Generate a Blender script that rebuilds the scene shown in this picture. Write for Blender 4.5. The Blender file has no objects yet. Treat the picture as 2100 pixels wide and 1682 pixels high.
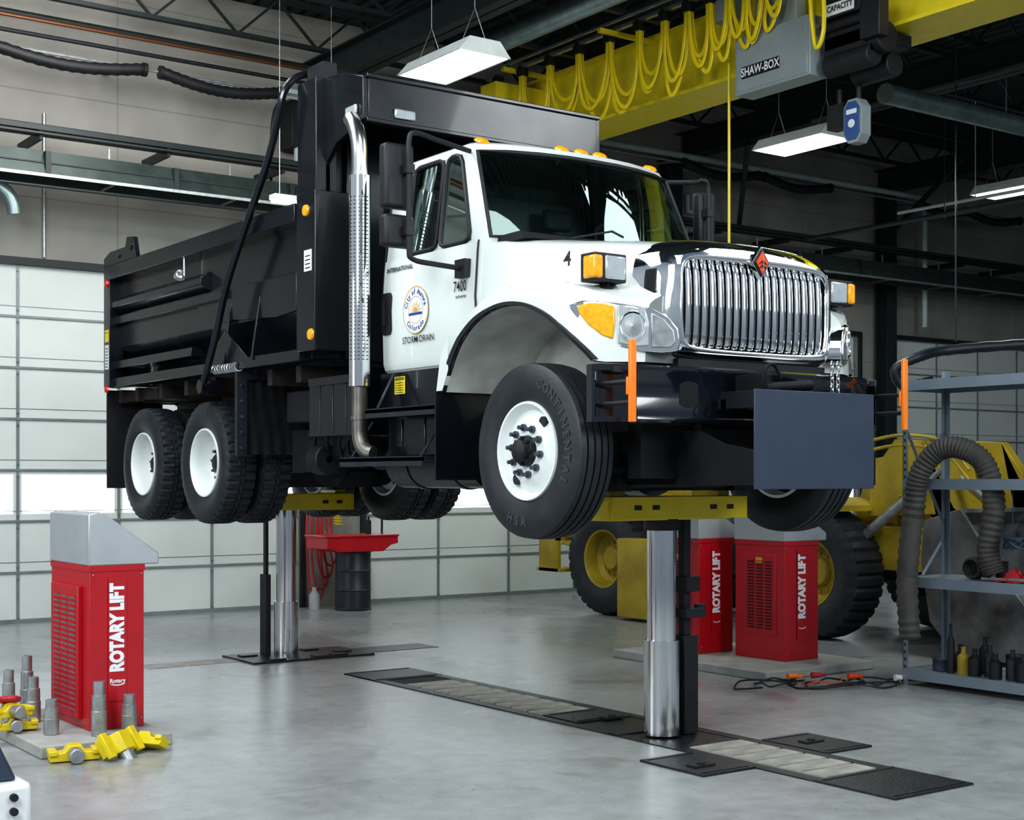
import bpy, bmesh, math, random
from mathutils import Vector, Matrix, Euler
random.seed(7)
sc=bpy.context.scene
COL=sc.collection
WP={}
pi=math.pi
# ------------------------------------------------------------------ materials
def mat(name,col,rough=.5,metal=0,var=.08,scale=6,bump=0,coat=0,emit=0,rvar=.05,bscale=60,inner=None,spec=.5):
    m=bpy.data.materials.new(name); m.use_nodes=True
    nt=m.node_tree; N=nt.nodes; L=nt.links
    b=N['Principled BSDF']
    tc=N.new('ShaderNodeTexCoord'); no=N.new('ShaderNodeTexNoise')
    no.inputs['Scale'].default_value=scale; no.inputs['Detail'].default_value=6
    L.new(tc.outputs['Object'],no.inputs['Vector'])
    cr=N.new('ShaderNodeValToRGB')
    cr.color_ramp.elements[0].position=.3; cr.color_ramp.elements[1].position=.7
    cr.color_ramp.elements[0].color=tuple(max(0,c*(1-var)) for c in col)+(1,)
    cr.color_ramp.elements[1].color=tuple(min(1,c*(1+var)) for c in col)+(1,)
    L.new(no.outputs['Fac'],cr.inputs['Fac'])
    src=cr.outputs['Color']
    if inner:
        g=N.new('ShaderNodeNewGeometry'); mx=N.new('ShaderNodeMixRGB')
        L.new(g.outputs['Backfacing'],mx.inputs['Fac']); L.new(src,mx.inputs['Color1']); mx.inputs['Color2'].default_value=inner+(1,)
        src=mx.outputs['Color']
    L.new(src,b.inputs['Base Color'])
    mr=N.new('ShaderNodeMapRange'); mr.inputs['To Min'].default_value=max(0.02,rough-rvar); mr.inputs['To Max'].default_value=min(1,rough+rvar)
    L.new(no.outputs['Fac'],mr.inputs['Value']); L.new(mr.outputs['Result'],b.inputs['Roughness'])
    b.inputs['Metallic'].default_value=metal
    b.inputs['Coat Weight'].default_value=coat; b.inputs['Coat Roughness'].default_value=.05
    b.inputs['Specular IOR Level'].default_value=spec
    if bump:
        n2=N.new('ShaderNodeTexNoise'); n2.inputs['Scale'].default_value=bscale; n2.inputs['Detail'].default_value=4
        L.new(tc.outputs['Object'],n2.inputs['Vector'])
        bp=N.new('ShaderNodeBump'); bp.inputs['Strength'].default_value=bump; bp.inputs['Distance'].default_value=.01
        L.new(n2.outputs['Fac'],bp.inputs['Height']); L.new(bp.outputs['Normal'],b.inputs['Normal'])
    if emit:
        b.inputs['Emission Color'].default_value=tuple(col)+(1,); b.inputs['Emission Strength'].default_value=emit
    return m
def glassmat(name,tint,f=.25):
    m=bpy.data.materials.new(name); m.use_nodes=True; nt=m.node_tree; N=nt.nodes; L=nt.links
    N.remove(N['Principled BSDF']); out=N['Material Output']
    tr=N.new('ShaderNodeBsdfTransparent'); tr.inputs['Color'].default_value=tint+(1,)
    gl=N.new('ShaderNodeBsdfGlossy'); gl.inputs['Roughness'].default_value=.02; gl.inputs['Color'].default_value=(.8,1,.95,1)
    lw=N.new('ShaderNodeLayerWeight'); lw.inputs['Blend'].default_value=f
    mx=N.new('ShaderNodeMixShader'); L.new(lw.outputs['Fresnel'],mx.inputs[0]); L.new(tr.outputs[0],mx.inputs[1]); L.new(gl.outputs[0],mx.inputs[2])
    L.new(mx.outputs[0],out.inputs['Surface'])
    return m
M={}
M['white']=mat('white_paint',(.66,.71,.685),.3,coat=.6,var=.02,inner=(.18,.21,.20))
M['whiterim']=mat('white_wheel_paint',(.72,.76,.75),.4,var=.04)
M['black']=mat('black_paint',(.006,.008,.012),.25,coat=.35,var=.3,scale=3,rvar=.1)
M['gblack']=mat('gloss_black_bumper',(.008,.010,.016),.10,coat=1,var=.2,scale=3,rvar=.03)
M['blackm']=mat('black_matte',(.009,.010,.013),.55,var=.3)
M['hitch']=mat('hitch_black',(.005,.006,.008),.65,var=.3,spec=.3)
M['step']=mat('step_dark_metal',(.035,.042,.055),.35,.4,var=.2)
M['navy']=mat('dark_blue_grey_paint',(.032,.048,.078),.5,var=.06)
M['chrome']=mat('chrome',(.92,.93,.94),.05,1,var=.02,rvar=.02)
M['piston']=mat('polished_piston_steel',(.80,.81,.82),.12,1,var=.01,scale=1,rvar=.02)
M['sleeve']=mat('polished_sleeve_steel',(.70,.71,.72),.17,1,var=.01,scale=1,rvar=.02)
M['steel']=mat('brushed_steel',(.66,.67,.68),.24,1,var=.02,scale=4,rvar=.03)
M['steeld']=mat('dull_steel',(.40,.42,.43),.42,.8,var=.2,scale=15)
M['nut']=mat('dark_wheel_nut',(.10,.12,.15),.4,.7,var=.1)
M['pipe']=mat('exhaust_pipe_metal',(.17,.16,.145),.42,.8,var=.25)
M['rubber']=mat('tire_rubber',(.017,.021,.026),.5,var=.3,bump=.15)
M['rubberl']=mat('tire_lettering',(.042,.050,.060),.5)
M['glass']=glassmat('tinted_glass',(.68,.85,.79),.47)
M['dint']=mat('dark_interior',(.015,.018,.018),.7)
M['int']=mat('cab_interior_grey',(.16,.19,.19),.7)
M['seat']=mat('cab_seat_dark',(.04,.05,.05),.7)
M['amber']=mat('amber_lens',(.90,.38,.015),.15,coat=.5,var=.2,scale=30,emit=.03)
M['orange']=mat('orange_plastic',(.85,.22,.02),.35)
M['eorange']=mat('emblem_red_orange',(.75,.09,.02),.3)
M['redl']=mat('red_lens',(.6,.01,.01),.2)
M['clear']=mat('clear_lens',(.50,.55,.57),.08,.35,coat=1,var=.08,scale=20)
M['red']=mat('red_powder_coat',(.45,.006,.016),.38,coat=.25,var=.06)
M['alu']=mat('grey_console_metal',(.44,.47,.49),.38,.35,var=.05)
M['yellow']=mat('yellow_paint',(.72,.56,.012),.38,coat=.2,var=.08)
M['ochre']=mat('machine_yellow',(.36,.265,.02),.45,var=.25,scale=3)
M['ygird']=mat('crane_yellow',(.80,.66,.03),.4,var=.06)
M['conc']=mat('concrete_pad',(.34,.335,.32),.8,var=.15,bump=.4)
M['dsteel']=mat('dark_green_steel',(.014,.021,.022),.5,var=.2)
M['deck']=mat('roof_deck',(.022,.034,.036),.6,var=.2)
M['duct']=mat('galvanised_duct',(.22,.28,.28),.35,.7,var=.2)
M['heat']=mat('dark_green_heater_steel',(.055,.075,.070),.4,.5,var=.2)
M['plate']=mat('floor_plate_black',(.012,.014,.018),.35,var=.4,scale=12,bump=.3)
M['plank']=mat('worn_grating',(.30,.29,.26),.6,var=.3,scale=8)
M['rim2']=mat('white_lettering',(.85,.87,.88),.5,var=.02)
M['blue']=mat('blue_lettering',(.01,.05,.30),.4,var=.02)
M['gold']=mat('gold_lettering',(.60,.36,.05),.4,var=.05)
M['ink']=mat('black_lettering',(.01,.01,.012),.5,var=.02)
M['label']=mat('yellow_label',(.75,.6,.03),.5,var=.03)
M['wlabel']=mat('white_label',(.72,.74,.75),.5,var=.05)
M['door']=mat('door_panel_white',(.62,.655,.635),.55,var=.04,scale=2)
M['strut']=mat('door_strut',(.25,.29,.295),.4,.4,var=.1)
M['pane']=mat('daylit_pane',(.88,.95,1.0),.3,var=.12,scale=2.2,emit=2.0)
M['lens']=mat('fluorescent_lens',(.93,1,.96),.3,var=.01,emit=9)
M['copper']=mat('copper_pipe',(.20,.085,.04),.4,.7)
M['wpipe']=mat('white_pipe',(.40,.46,.46),.5)
M['shelf']=mat('grey_shelf_steel',(.22,.27,.32),.42,.25,var=.08)
M['duct2']=mat('flexible_duct',(.075,.072,.065),.7,var=.3)
M['drum']=mat('black_drum',(.02,.025,.035),.4,var=.2)
M['hosered']=mat('red_hose',(.40,.02,.03),.5)
M['scrape']=mat('worn_steel',(.15,.155,.155),.45,.5,var=.6,scale=3)
M['rust']=mat('rusty_steel',(.030,.024,.020),.7,.2,var=.5,scale=8)
M['fend']=mat('inner_fender',(.55,.56,.52),.7,var=.25,scale=4)
M['cblue']=mat('blue_plastic',(.03,.09,.25),.4)
M['whitep']=mat('white_plastic',(.72,.74,.74),.4)
M['greyp']=mat('grey_plastic',(.40,.42,.42),.45)
M['gbox']=mat('grey_enclosure',(.30,.345,.35),.45,.2,var=.05)
M['ceil_l']=mat('lamp_housing',(.75,.8,.78),.4)
def floor_mat():
    m=mat('sealed_concrete',(.32,.335,.34),.29,var=.15,scale=.7,bump=.06,rvar=.13,bscale=30)
    nt=m.node_tree;N=nt.nodes;L=nt.links;b=N['Principled BSDF']
    base=b.inputs['Base Color'].links[0].from_socket
    tc=N.new('ShaderNodeTexCoord')
    def layer(scale,p0,p1,c0,fac,src,detail=10,dist=0):
        n=N.new('ShaderNodeTexNoise');n.inputs['Scale'].default_value=scale;n.inputs['Detail'].default_value=detail;n.inputs['Distortion'].default_value=dist
        L.new(tc.outputs['Object'],n.inputs['Vector'])
        r=N.new('ShaderNodeValToRGB');r.color_ramp.elements[0].position=p0;r.color_ramp.elements[0].color=c0+(1,);r.color_ramp.elements[1].position=p1;r.color_ramp.elements[1].color=(1,1,1,1)
        L.new(n.outputs['Fac'],r.inputs['Fac'])
        mx=N.new('ShaderNodeMixRGB');mx.blend_type='MULTIPLY';mx.inputs['Fac'].default_value=fac
        L.new(src,mx.inputs['Color1']);L.new(r.outputs['Color'],mx.inputs['Color2']);return mx.outputs['Color']
    s=layer(7,.30,.66,(.72,.72,.72),.7,base)
    s=layer(1.6,.32,.41,(.66,.63,.59),.65,s,9,.9)
    s=layer(26,.30,.37,(.60,.58,.55),.7,s,3,0)
    br=N.new('ShaderNodeTexBrick');br.offset=0;br.inputs['Scale'].default_value=1;br.inputs['Brick Width'].default_value=4.6;br.inputs['Row Height'].default_value=4.6;br.inputs['Mortar Size'].default_value=.004;br.inputs['Mortar Smooth'].default_value=0
    br.inputs['Color1'].default_value=br.inputs['Color2'].default_value=(1,1,1,1);br.inputs['Mortar'].default_value=(.7,.7,.7,1)
    L.new(tc.outputs['Object'],br.inputs['Vector'])
    m2=N.new('ShaderNodeMixRGB');m2.blend_type='MULTIPLY';m2.inputs['Fac'].default_value=1
    L.new(s,m2.inputs['Color1']);L.new(br.outputs['Color'],m2.inputs['Color2'])
    L.new(m2.outputs['Color'],b.inputs['Base Color'])
    return m
M['floor']=floor_mat()
def wall_mat():
    m=mat('precast_concrete_wall',(.27,.262,.24),.85,var=.17,scale=1.0,bump=.25,bscale=20)
    nt=m.node_tree;N=nt.nodes;L=nt.links;b=N['Principled BSDF']
    base=b.inputs['Base Color'].links[0].from_socket
    tc=N.new('ShaderNodeTexCoord')
    mp=N.new('ShaderNodeMapping');mp.inputs['Rotation'].default_value=(pi/2,0,0)
    L.new(tc.outputs['Object'],mp.inputs['Vector'])
    br=N.new('ShaderNodeTexBrick');br.offset=0;br.inputs['Scale'].default_value=1;br.inputs['Brick Width'].default_value=6;br.inputs['Row Height'].default_value=1.25;br.inputs['Mortar Size'].default_value=.010
    br.inputs['Color1'].default_value=br.inputs['Color2'].default_value=(1,1,1,1);br.inputs['Mortar'].default_value=(.76,.76,.76,1)
    L.new(mp.outputs['Vector'],br.inputs['Vector'])
    m2=N.new('ShaderNodeMixRGB');m2.blend_type='MULTIPLY';m2.inputs['Fac'].default_value=1
    L.new(base,m2.inputs['Color1']);L.new(br.outputs['Color'],m2.inputs['Color2'])
    L.new(m2.outputs['Color'],b.inputs['Base Color'])
    return m
M['wall']=wall_mat()
# ------------------------------------------------------------------ mesh builder
def lerp(a,b,t): return a+(b-a)*t
def interp(xs,ys,x):
    if xs[0]>xs[-1]: xs=xs[::-1]; ys=ys[::-1]
    if x<=xs[0]: return ys[0]
    for i in range(len(xs)-1):
        if x<=xs[i+1]: return lerp(ys[i],ys[i+1],(x-xs[i])/(xs[i+1]-xs[i]))
    return ys[-1]
def smooth(pts,k=6):
    P=[Vector(p) for p in pts]; P=[P[0]]+P+[P[-1]]; out=[]
    for i in range(1,len(P)-2):
        for j in range(k):
            t=j/k;p0,p1,p2,p3=P[i-1],P[i],P[i+1],P[i+2]
            out.append(.5*((2*p1)+(-p0+p2)*t+(2*p0-5*p1+4*p2-p3)*t*t+(-p0+3*p1-3*p2+p3)*t**3))
    out.append(P[-2]); return out
class MB:
    def __init__(s): s.v=[];s.f=[];s.m=[]
    def add(s,vs,fs,m=0):
        o=len(s.v); s.v+=[tuple(v) for v in vs]; s.f+=[tuple(i+o for i in f) for f in fs]; s.m+=[m]*len(fs); return s
    def box(s,x0,x1,y0,y1,z0,z1,m=0):
        v=[(x,y,z) for z in (z0,z1) for y in (y0,y1) for x in (x0,x1)]
        return s.add(v,[(0,2,3,1),(4,5,7,6),(0,1,5,4),(2,6,7,3),(0,4,6,2),(1,3,7,5)],m)
    def obox(s,c,size,rot=(0,0,0),m=0):
        R=Euler(rot).to_matrix(); c=Vector(c); h=[q/2 for q in size]
        v=[c+R@Vector((x*h[0],y*h[1],z*h[2])) for z in (-1,1) for y in (-1,1) for x in (-1,1)]
        return s.add(v,[(0,2,3,1),(4,5,7,6),(0,1,5,4),(2,6,7,3),(0,4,6,2),(1,3,7,5)],m)
    def beam(s,p0,p1,w,h,m=0,up=(0,0,1)):
        p0=Vector(p0);p1=Vector(p1);d=(p1-p0).normalized();u=Vector(up)
        if abs(d.dot(u))>.98:u=Vector((1,0,0))
        r=d.cross(u).normalized();u=r.cross(d)
        v=[]
        for p in (p0,p1):
            for a,b in ((-1,-1),(1,-1),(1,1),(-1,1)): v.append(p+r*a*w/2+u*b*h/2)
        return s.add(v,[(0,3,2,1),(4,5,6,7),(0,1,5,4),(1,2,6,5),(2,3,7,6),(3,0,4,7)],m)
    def cyl(s,p0,p1,r,r2=None,n=20,m=0,caps=True):
        if r2 is None:r2=r
        p0=Vector(p0);p1=Vector(p1);d=(p1-p0).normalized()
        a=Vector((0,0,1)) if abs(d.z)<.9 else Vector((1,0,0))
        u=d.cross(a).normalized();w=d.cross(u)
        v=[p0+(u*math.cos(2*pi*i/n)+w*math.sin(2*pi*i/n))*r for i in range(n)]+[p1+(u*math.cos(2*pi*i/n)+w*math.sin(2*pi*i/n))*r2 for i in range(n)]
        f=[(i,(i+1)%n,n+(i+1)%n,n+i) for i in range(n)]
        if caps: f+=[tuple(range(n))[::-1],tuple(range(n,2*n))]
        return s.add(v,f,m)
    def tube(s,pts,r,n=8,m=0,closed=False,rib=0,sq=1):
        P=[Vector(p) for p in pts];k=len(P);v=[]
        d=(P[1]-P[0]).normalized();a=Vector((0,0,1)) if abs(d.z)<.9 else Vector((1,0,0))
        u=d.cross(a).normalized()
        for i in range(k):
            if closed:t=(P[(i+1)%k]-P[i-1]).normalized()
            else:t=(P[min(i+1,k-1)]-P[max(i-1,0)]).normalized()
            u=(u-t*u.dot(t)).normalized();w=t.cross(u)
            rr=(r[i] if isinstance(r,(list,tuple)) else r)
            if rib: rr*=1+(rib if i%2 else -rib)
            v+=[P[i]+(u*math.cos(2*pi*j/n)+w*sq*math.sin(2*pi*j/n))*rr for j in range(n)]
        f=[]
        for i in range(k if closed else k-1):
            i2=(i+1)%k
            f+=[(i*n+j,i*n+(j+1)%n,i2*n+(j+1)%n,i2*n+j) for j in range(n)]
        if not closed:f+=[tuple(range(n))[::-1],tuple(range((k-1)*n,k*n))]
        return s.add(v,f,m)
    def prism(s,poly,fn,m=0):
        n=len(poly);v=[fn(a,b,0) for a,b in poly]+[fn(a,b,1) for a,b in poly]
        f=[(i,(i+1)%n,n+(i+1)%n,n+i) for i in range(n)]+[tuple(range(n))[::-1],tuple(range(n,2*n))]
        return s.add(v,f,m)
    def px(s,poly,x0,x1,m=0): return s.prism(poly,lambda a,b,t:(x0 if t==0 else x1,a,b),m)
    def py(s,poly,y0,y1,m=0): return s.prism(poly,lambda a,b,t:(a,y0 if t==0 else y1,b),m)
    def lathe(s,prof,c,ax,n=40,m=0,closed=False,rmod=None):
        c=Vector(c);d=Vector(ax).normalized();a=Vector((0,0,1)) if abs(d.z)<.9 else Vector((1,0,0))
        u=d.cross(a).normalized();w=d.cross(u);k=len(prof);v=[]
        for i in range(n):
            e=u*math.cos(2*pi*i/n)+w*math.sin(2*pi*i/n)
            for (q,r) in prof:
                rr=rmod(i,q,r) if rmod else r
                v.append(c+d*q+e*rr)
        f=[]
        for i in range(n):
            i2=(i+1)%n
            for j in range(k if closed else k-1):
                j2=(j+1)%k
                f.append((i*k+j,i*k+j2,i2*k+j2,i2*k+j))
        return s.add(v,f,m)
    def grid(s,rows,m=0,skip=None,closed=False):
        k=len(rows[0]);v=[p for r in rows for p in r];f=[]
        for i in range(len(rows)-1):
            for j in range(k if closed else k-1):
                if skip and skip(i,j):continue
                j2=(j+1)%k
                f.append((i*k+j,i*k+j2,(i+1)*k+j2,(i+1)*k+j))
        return s.add(v,f,m)
def setmeta(o,label=None,cat=None,group=None,kind=None):
    if label:o['label']=label
    if cat:o['category']=cat
    if group:o['group']=group
    if kind:o['kind']=kind
    return o
def build(mb,name,mats,parent=None,bevel=0,ang=35,loc=None,label=None,cat=None,group=None,kind=None,recalc=True,flat=False):
    if not isinstance(mats,(list,tuple)):mats=[mats]
    xs=[p[0] for p in mb.v];ys=[p[1] for p in mb.v];zs=[p[2] for p in mb.v]
    if loc is None:loc=((min(xs)+max(xs))/2,(min(ys)+max(ys))/2,min(zs))
    loc=Vector(loc)
    me=bpy.data.meshes.new(name)
    me.from_pydata([(Vector(p)-loc)[:] for p in mb.v],[],mb.f)
    for mm in mats:me.materials.append(M[mm] if isinstance(mm,str) else mm)
    for p,i in zip(me.polygons,mb.m):p.material_index=i
    if recalc:
        bm=bmesh.new();bm.from_mesh(me);bmesh.ops.recalc_face_normals(bm,faces=bm.faces);bm.to_mesh(me);bm.free()
    if not flat:
        me.polygons.foreach_set('use_smooth',[True]*len(me.polygons))
        me.set_sharp_from_angle(angle=math.radians(ang))
    me.update()
    o=bpy.data.objects.new(name,me);COL.objects.link(o)
    WP[o.name]=loc
    if parent:
        o.parent=parent;o.location=loc-WP[parent.name]
    else:o.location=loc
    if bevel:
        b=o.modifiers.new('bevel','BEVEL');b.width=bevel;b.segments=2;b.limit_method='ANGLE';b.angle_limit=math.radians(40)
    return setmeta(o,label,cat,group,kind)
def empty(name,loc,parent=None,label=None,cat=None,group=None):
    o=bpy.data.objects.new(name,None);o.empty_display_size=.2;COL.objects.link(o)
    WP[o.name]=Vector(loc)
    if parent:o.parent=parent;o.location=Vector(loc)-WP[parent.name]
    else:o.location=loc
    return setmeta(o,label,cat,group)
def dup(o,offset=(0,0,0),rotz=0,parent=None,top=True):
    c=o.copy();COL.objects.link(c)
    if top:
        WP[c.name]=WP[o.name]+Vector(offset)
        c.location=o.location+Vector(offset);c.rotation_euler.z+=rotz
    else:
        c.parent=parent;WP[c.name]=WP[o.name]
    if top and parent:c.parent=parent
    for ch in o.children:dup(ch,parent=c,top=False)
    return c
def rep(o,offset):
    c=o.copy();COL.objects.link(c);c.location=o.location+Vector(offset);WP[c.name]=WP[o.name]+Vector(offset);return c
_tc={}
def tgeo(s,size,align='CENTER',bold=0):
    key=(s,size,align,bold)
    if key in _tc:return _tc[key]
    cu=bpy.data.curves.new('t','FONT');cu.body=s;cu.size=size;cu.align_x=align;cu.align_y='CENTER';cu.offset=bold;cu.resolution_u=3
    ob=bpy.data.objects.new('t',cu);COL.objects.link(ob)
    dg=bpy.context.evaluated_depsgraph_get();dg.update()
    me=bpy.data.meshes.new_from_object(ob.evaluated_get(dg))
    r=([v.co.copy() for v in me.vertices],[tuple(p.vertices) for p in me.polygons])
    bpy.data.objects.remove(ob);bpy.data.curves.remove(cu);bpy.data.meshes.remove(me)
    _tc[key]=r;return r
def text(mb,s,size,o,right,up,m=0,bold=0,sx=1,align='CENTER'):
    v,f=tgeo(s,size,align,bold);o=Vector(o);R=Vector(right);U=Vector(up)
    mb.add([o+R*p.x*sx+U*p.y for p in v],f,m)
def ctext(mb,s,size,c,rad,a0,step,right,up,m=0,bold=0,flip=False):
    c=Vector(c);R=Vector(right);U=Vector(up)
    for i,ch in enumerate(s):
        if ch==' ':continue
        a=a0+(i-(len(s)-1)/2)*step*(1 if flip else -1)
        e=R*math.cos(a)+U*math.sin(a);t=R*math.sin(a)-U*math.cos(a)
        if flip:
            text(mb,ch,size,c+e*rad,-t,-e,m,bold)
        else:text(mb,ch,size,c+e*rad,t,e,m,bold)
# ------------------------------------------------------------------ ROOM
HZ=7.8;WY=9.9
b=MB();b.box(-16,24,-16,WY+.25,-.2,0);build(b,'floor','floor',loc=(0,0,0),kind='structure',flat=True)
doors=[(-2.4,2.46),(3.44,8.3),(9.28,13.4),(14.4,19.3)]
b=MB();b.box(-8,24,WY,WY+.25,4.2,HZ)
xs=[-8]+[q for d in doors for q in d]+[24]
for i in range(0,len(xs),2):b.box(xs[i],xs[i+1],WY,WY+.25,0,4.2)
build(b,'wall_back','wall',loc=(0,WY,0),kind='structure',flat=True)
b=MB();b.box(24,24.25,-16,WY+.25,0,HZ);build(b,'wall_right','wall',kind='structure',flat=True)
b=MB();rows=[[],[]];x=-8
while x<24:
    for dx,z in ((0,HZ),(.08,HZ),(.11,HZ+.06),(.19,HZ+.06)):
        rows[0].append((x+dx,-3,z));rows[1].append((x+dx,WY+.25,z))
    x+=.22
b.grid(rows);b.box(-8,24,-3,WY+.25,HZ+.1,HZ+.15)
build(b,'ceiling','deck',kind='structure',flat=True)
for di,(x0,x1) in enumerate(doors):
    b=MB()
    for k in range(7):
        z0=k*.6+.006;z1=k*.6+.594
        if k==2:
            b.box(x0,x1,WY+.05,WY+.10,z0,1.28);b.box(x0,x1,WY+.05,WY+.10,1.74,z1)
            n=4
            for j in range(n+1):
                xx=lerp(x0,x1,j/n);b.box(max(x0,xx-.05),min(x1,xx+.05),WY+.05,WY+.10,1.28,1.74)
        else:b.box(x0,x1,WY+.05,WY+.10,z0,z1)
    for k in range(1,7):
        b.box(x0,x1,WY+.03,WY+.05,k*.6-.018,k*.6+.008,1);b.box(x0,x1,WY+.045,WY+.05,k*.6+.11,k*.6+.118,1)
    b.box(x0,x1,WY,WY+.06,0,.05,1)
    for j in range(5):
        xx=min(max(lerp(x0,x1,j/4),x0+.04),x1-.04);b.box(xx-.017,xx+.017,WY+.035,WY+.055,0.05,4.18,1)
        for k in range(7):
            b.cyl((xx,WY+.015,k*.6+.07),(xx,WY+.04,k*.6+.07),.014,n=8,m=1);b.cyl((xx,WY+.015,k*.6+.53),(xx,WY+.04,k*.6+.53),.014,n=8,m=1)
    build(b,'door_%d'%(di+1),['door','strut'],kind='structure',flat=True)
    b=MB()
    for j in range(4):
        a=lerp(x0,x1,j/4)+.05;c=lerp(x0,x1,(j+1)/4)-.05;b.box(a,c,WY+.07,WY+.08,1.28,1.74)
    build(b,'window_%d'%(di+1),'pane',kind='structure',flat=True)
    b=MB()
    b.box(x0-.07,x0,WY-.05,WY,0,4.27);b.box(x1,x1+.07,WY-.05,WY,0,4.27);b.box(x0-.07,x1+.07,WY-.04,WY,4.2,4.28)
    build(b,'trim_%d'%(di+1),'dsteel',kind='structure',flat=True)
def column(x,y,w=.26):
    b=MB();b.box(x-w/2,x+w/2,y-.13,y-.11,0,6.7);b.box(x-w/2,x+w/2,y+.11,y+.13,0,6.7);b.box(x-.012,x+.012,y-.12,y+.12,0,6.7)
    b.box(x-.2,x+.2,y-.18,y+.18,0,.03)
    return build(b,'steel_column','dsteel',label='dark green steel I-beam column against the concrete wall',cat='column',group='steel columns',flat=True)
for x in (8.8,13.9,20):column(x,WY-.22)
def joist(y):
    b=MB()
    b.box(-7.5,23.5,y-.05,y+.05,7.68,7.74);b.box(-7.5,23.5,y-.04,y+.04,7.16,7.21)
    x=-7.5;up=True
    while x<23:
        b.beam((x,y,7.19 if up else 7.7),(x+.55,y,7.7 if up else 7.19),.03,.03);x+=.55;up=not up
    return build(b,'roof_joist','dsteel',label='dark open-web steel joist under the roof deck',cat='joist',group='roof joists',flat=True)
j0=joist(9.3)
for k in range(1,7):rep(j0,(0,-1.7*k,0))
def gbeam(x,z0=6.75,z1=7.15):
    b=MB();b.box(x-.13,x+.13,-2.8,WY-.05,z1-.02,z1);b.box(x-.13,x+.13,-2.8,WY-.05,z0,z0+.02);b.box(x-.01,x+.01,-2.8,WY-.05,z0,z1)
    return build(b,'roof_girder','dsteel',label='dark steel I-beam roof girder carrying joists',cat='beam',group='roof girders',flat=True)
for x in (2.6,9.2,13.9,19):gbeam(x)
for (p,q) in (((9.2,8.4,6.74),(9.9,9.3,5.67)),((13.6,7.6,7.15),(13.8,9.5,6.0))):
    b=MB();b.beam(p,q,.07,.07);build(b,'brace','dsteel',label='dark angled steel brace between girder and wall',cat='brace',flat=True)
b=MB();b.box(-7,23,9.05,9.15,5.60,5.66);b.box(-7,23,9.02,9.18,5.55,5.575)
x=-7.2
while x<23:
    if min(abs(x-8.8),abs(x-13.9),abs(x-20))>.25:b.box(x,x+.04,9.08,WY-.005,5.5,5.6)
    x+=1.5
build(b,'cable_tray','dsteel',label='black steel cable tray rail running along the wall',cat='cable tray',flat=True)
b=MB()
b.prism([(8.85,5.05),(8.97,5.35),(9.25,5.35),(9.37,5.05),(9.34,5.05),(9.23,5.31),(8.99,5.31),(8.88,5.05)],lambda a,c,t:(-7+30*t,a,c),0)
b.cyl((-7,9.1,5.15),(23,9.1,5.15),.05,n=12,m=1)
b.box(-7,23,8.845,8.855,5.04,5.075,1);b.box(-7,23,8.90,8.925,5.20,5.215,2)
x=-6.4
while x<23:
    b.beam((x,9.1,5.33),(x,9.1,5.5),.02,.02,1);b.beam((x,8.86,5.06),(x,9.36,5.06),.02,.02,1);b.box(x+.7,x+.76,8.86,8.95,5.06,5.33,2);x+=1.5
build(b,'radiant_heater',['heat','steeld','dsteel'],label='long dark tube heater with reflector hung along the wall',cat='heater',flat=True)
b=MB();b.cyl((-7,9.2,6.52),(23,9.2,6.52),.018,n=8);x=-6
while x<23:b.beam((x,9.2,6.52),(x,WY,6.6),.03,.03);x+=2.9
build(b,'hose_rail','steeld',label='thin steel rail along the wall carrying black sleeved cables',cat='rail')
for (x0,x1) in ((-1.75,.02),(.28,1.78),(8.62,10.15),(10.35,11.82),(14.2,15.4),(15.5,17.0)):
    pts=[(lerp(x0,x1,i/28),9.15,6.50-.10*math.sin(pi*i/28)) for i in range(29)]
    b=MB();b.tube(pts,.07,n=12,rib=.07);b.cyl((x0-.05,9.15,6.5),(x0,9.15,6.5),.08);b.cyl((x1,9.15,6.5),(x1+.05,9.15,6.5),.08)
    build(b,'sleeved_hose','blackm',label='black pleated sleeved hose sagging under wall rail',cat='hose',group='sleeved hoses')
def pipe(pts,r,m,label,name='pipe',cat='pipe',n=10,k=0,hang=None,**kw):
    b=MB();b.tube(smooth(pts,k) if k else pts,r,n=n)
    for (x,y,z) in (hang or []):b.cyl((x,y,z),(x,y,7.165),.008,n=6)
    return build(b,name,m,label=label,cat=cat,**kw)
pipe([(-7,9.45,6.95),(6,9.45,6.95)],.022,'copper','thin copper pipe fixed along the concrete wall')
pipe([(-7,9.8,7.1),(8,9.8,7.1)],.035,'dsteel','black steel pipe fixed along the concrete wall')
pipe([(-7,9.4,6.76),(2.4,9.4,6.76)],.025,'blackm','black conduit fixed along the concrete wall')
pipe([(-7,9.86,5.85),(8.6,9.86,5.85)],.015,'dsteel','thin dark conduit fixed along the concrete wall')
pipe([(-7,8.85,4.93),(3,8.85,4.93)],.018,'dsteel','thin dark rail below the wall heater')
pipe([(-.9,9.87,4.3),(-.9,9.87,6.0)],.018,'steeld','thin steel conduit running up the wall')
pipe([(5,9.48,6.71),(14.6,9.48,6.71),(14.7,9.48,6.66),(14.7,9.48,4.4)],.05,'wpipe','white drain pipe running along and down the wall')
pipe([(9.3,9.85,6.2),(9.3,9.85,5.95),(9.8,9.85,5.93)],.045,'wpipe','short white elbow pipe on the wall')
pipe([(3.7,.5,6.98),(3.7,8.6,6.98),(3.75,9.0,6.9),(3.8,9.55,6.88)],.14,'duct','round galvanised ventilation duct under the roof','air_duct','duct',n=20,hang=[(3.7,7.6,7),(3.7,4.2,7)])
pipe([(6.9,3.9,6.15),(15,3.9,6.15)],.12,'duct','round galvanised duct crossing under the roof','air_duct','duct',n=20,hang=[(9.2,3.9,6.2),(13.9,3.9,6.2)])
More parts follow.
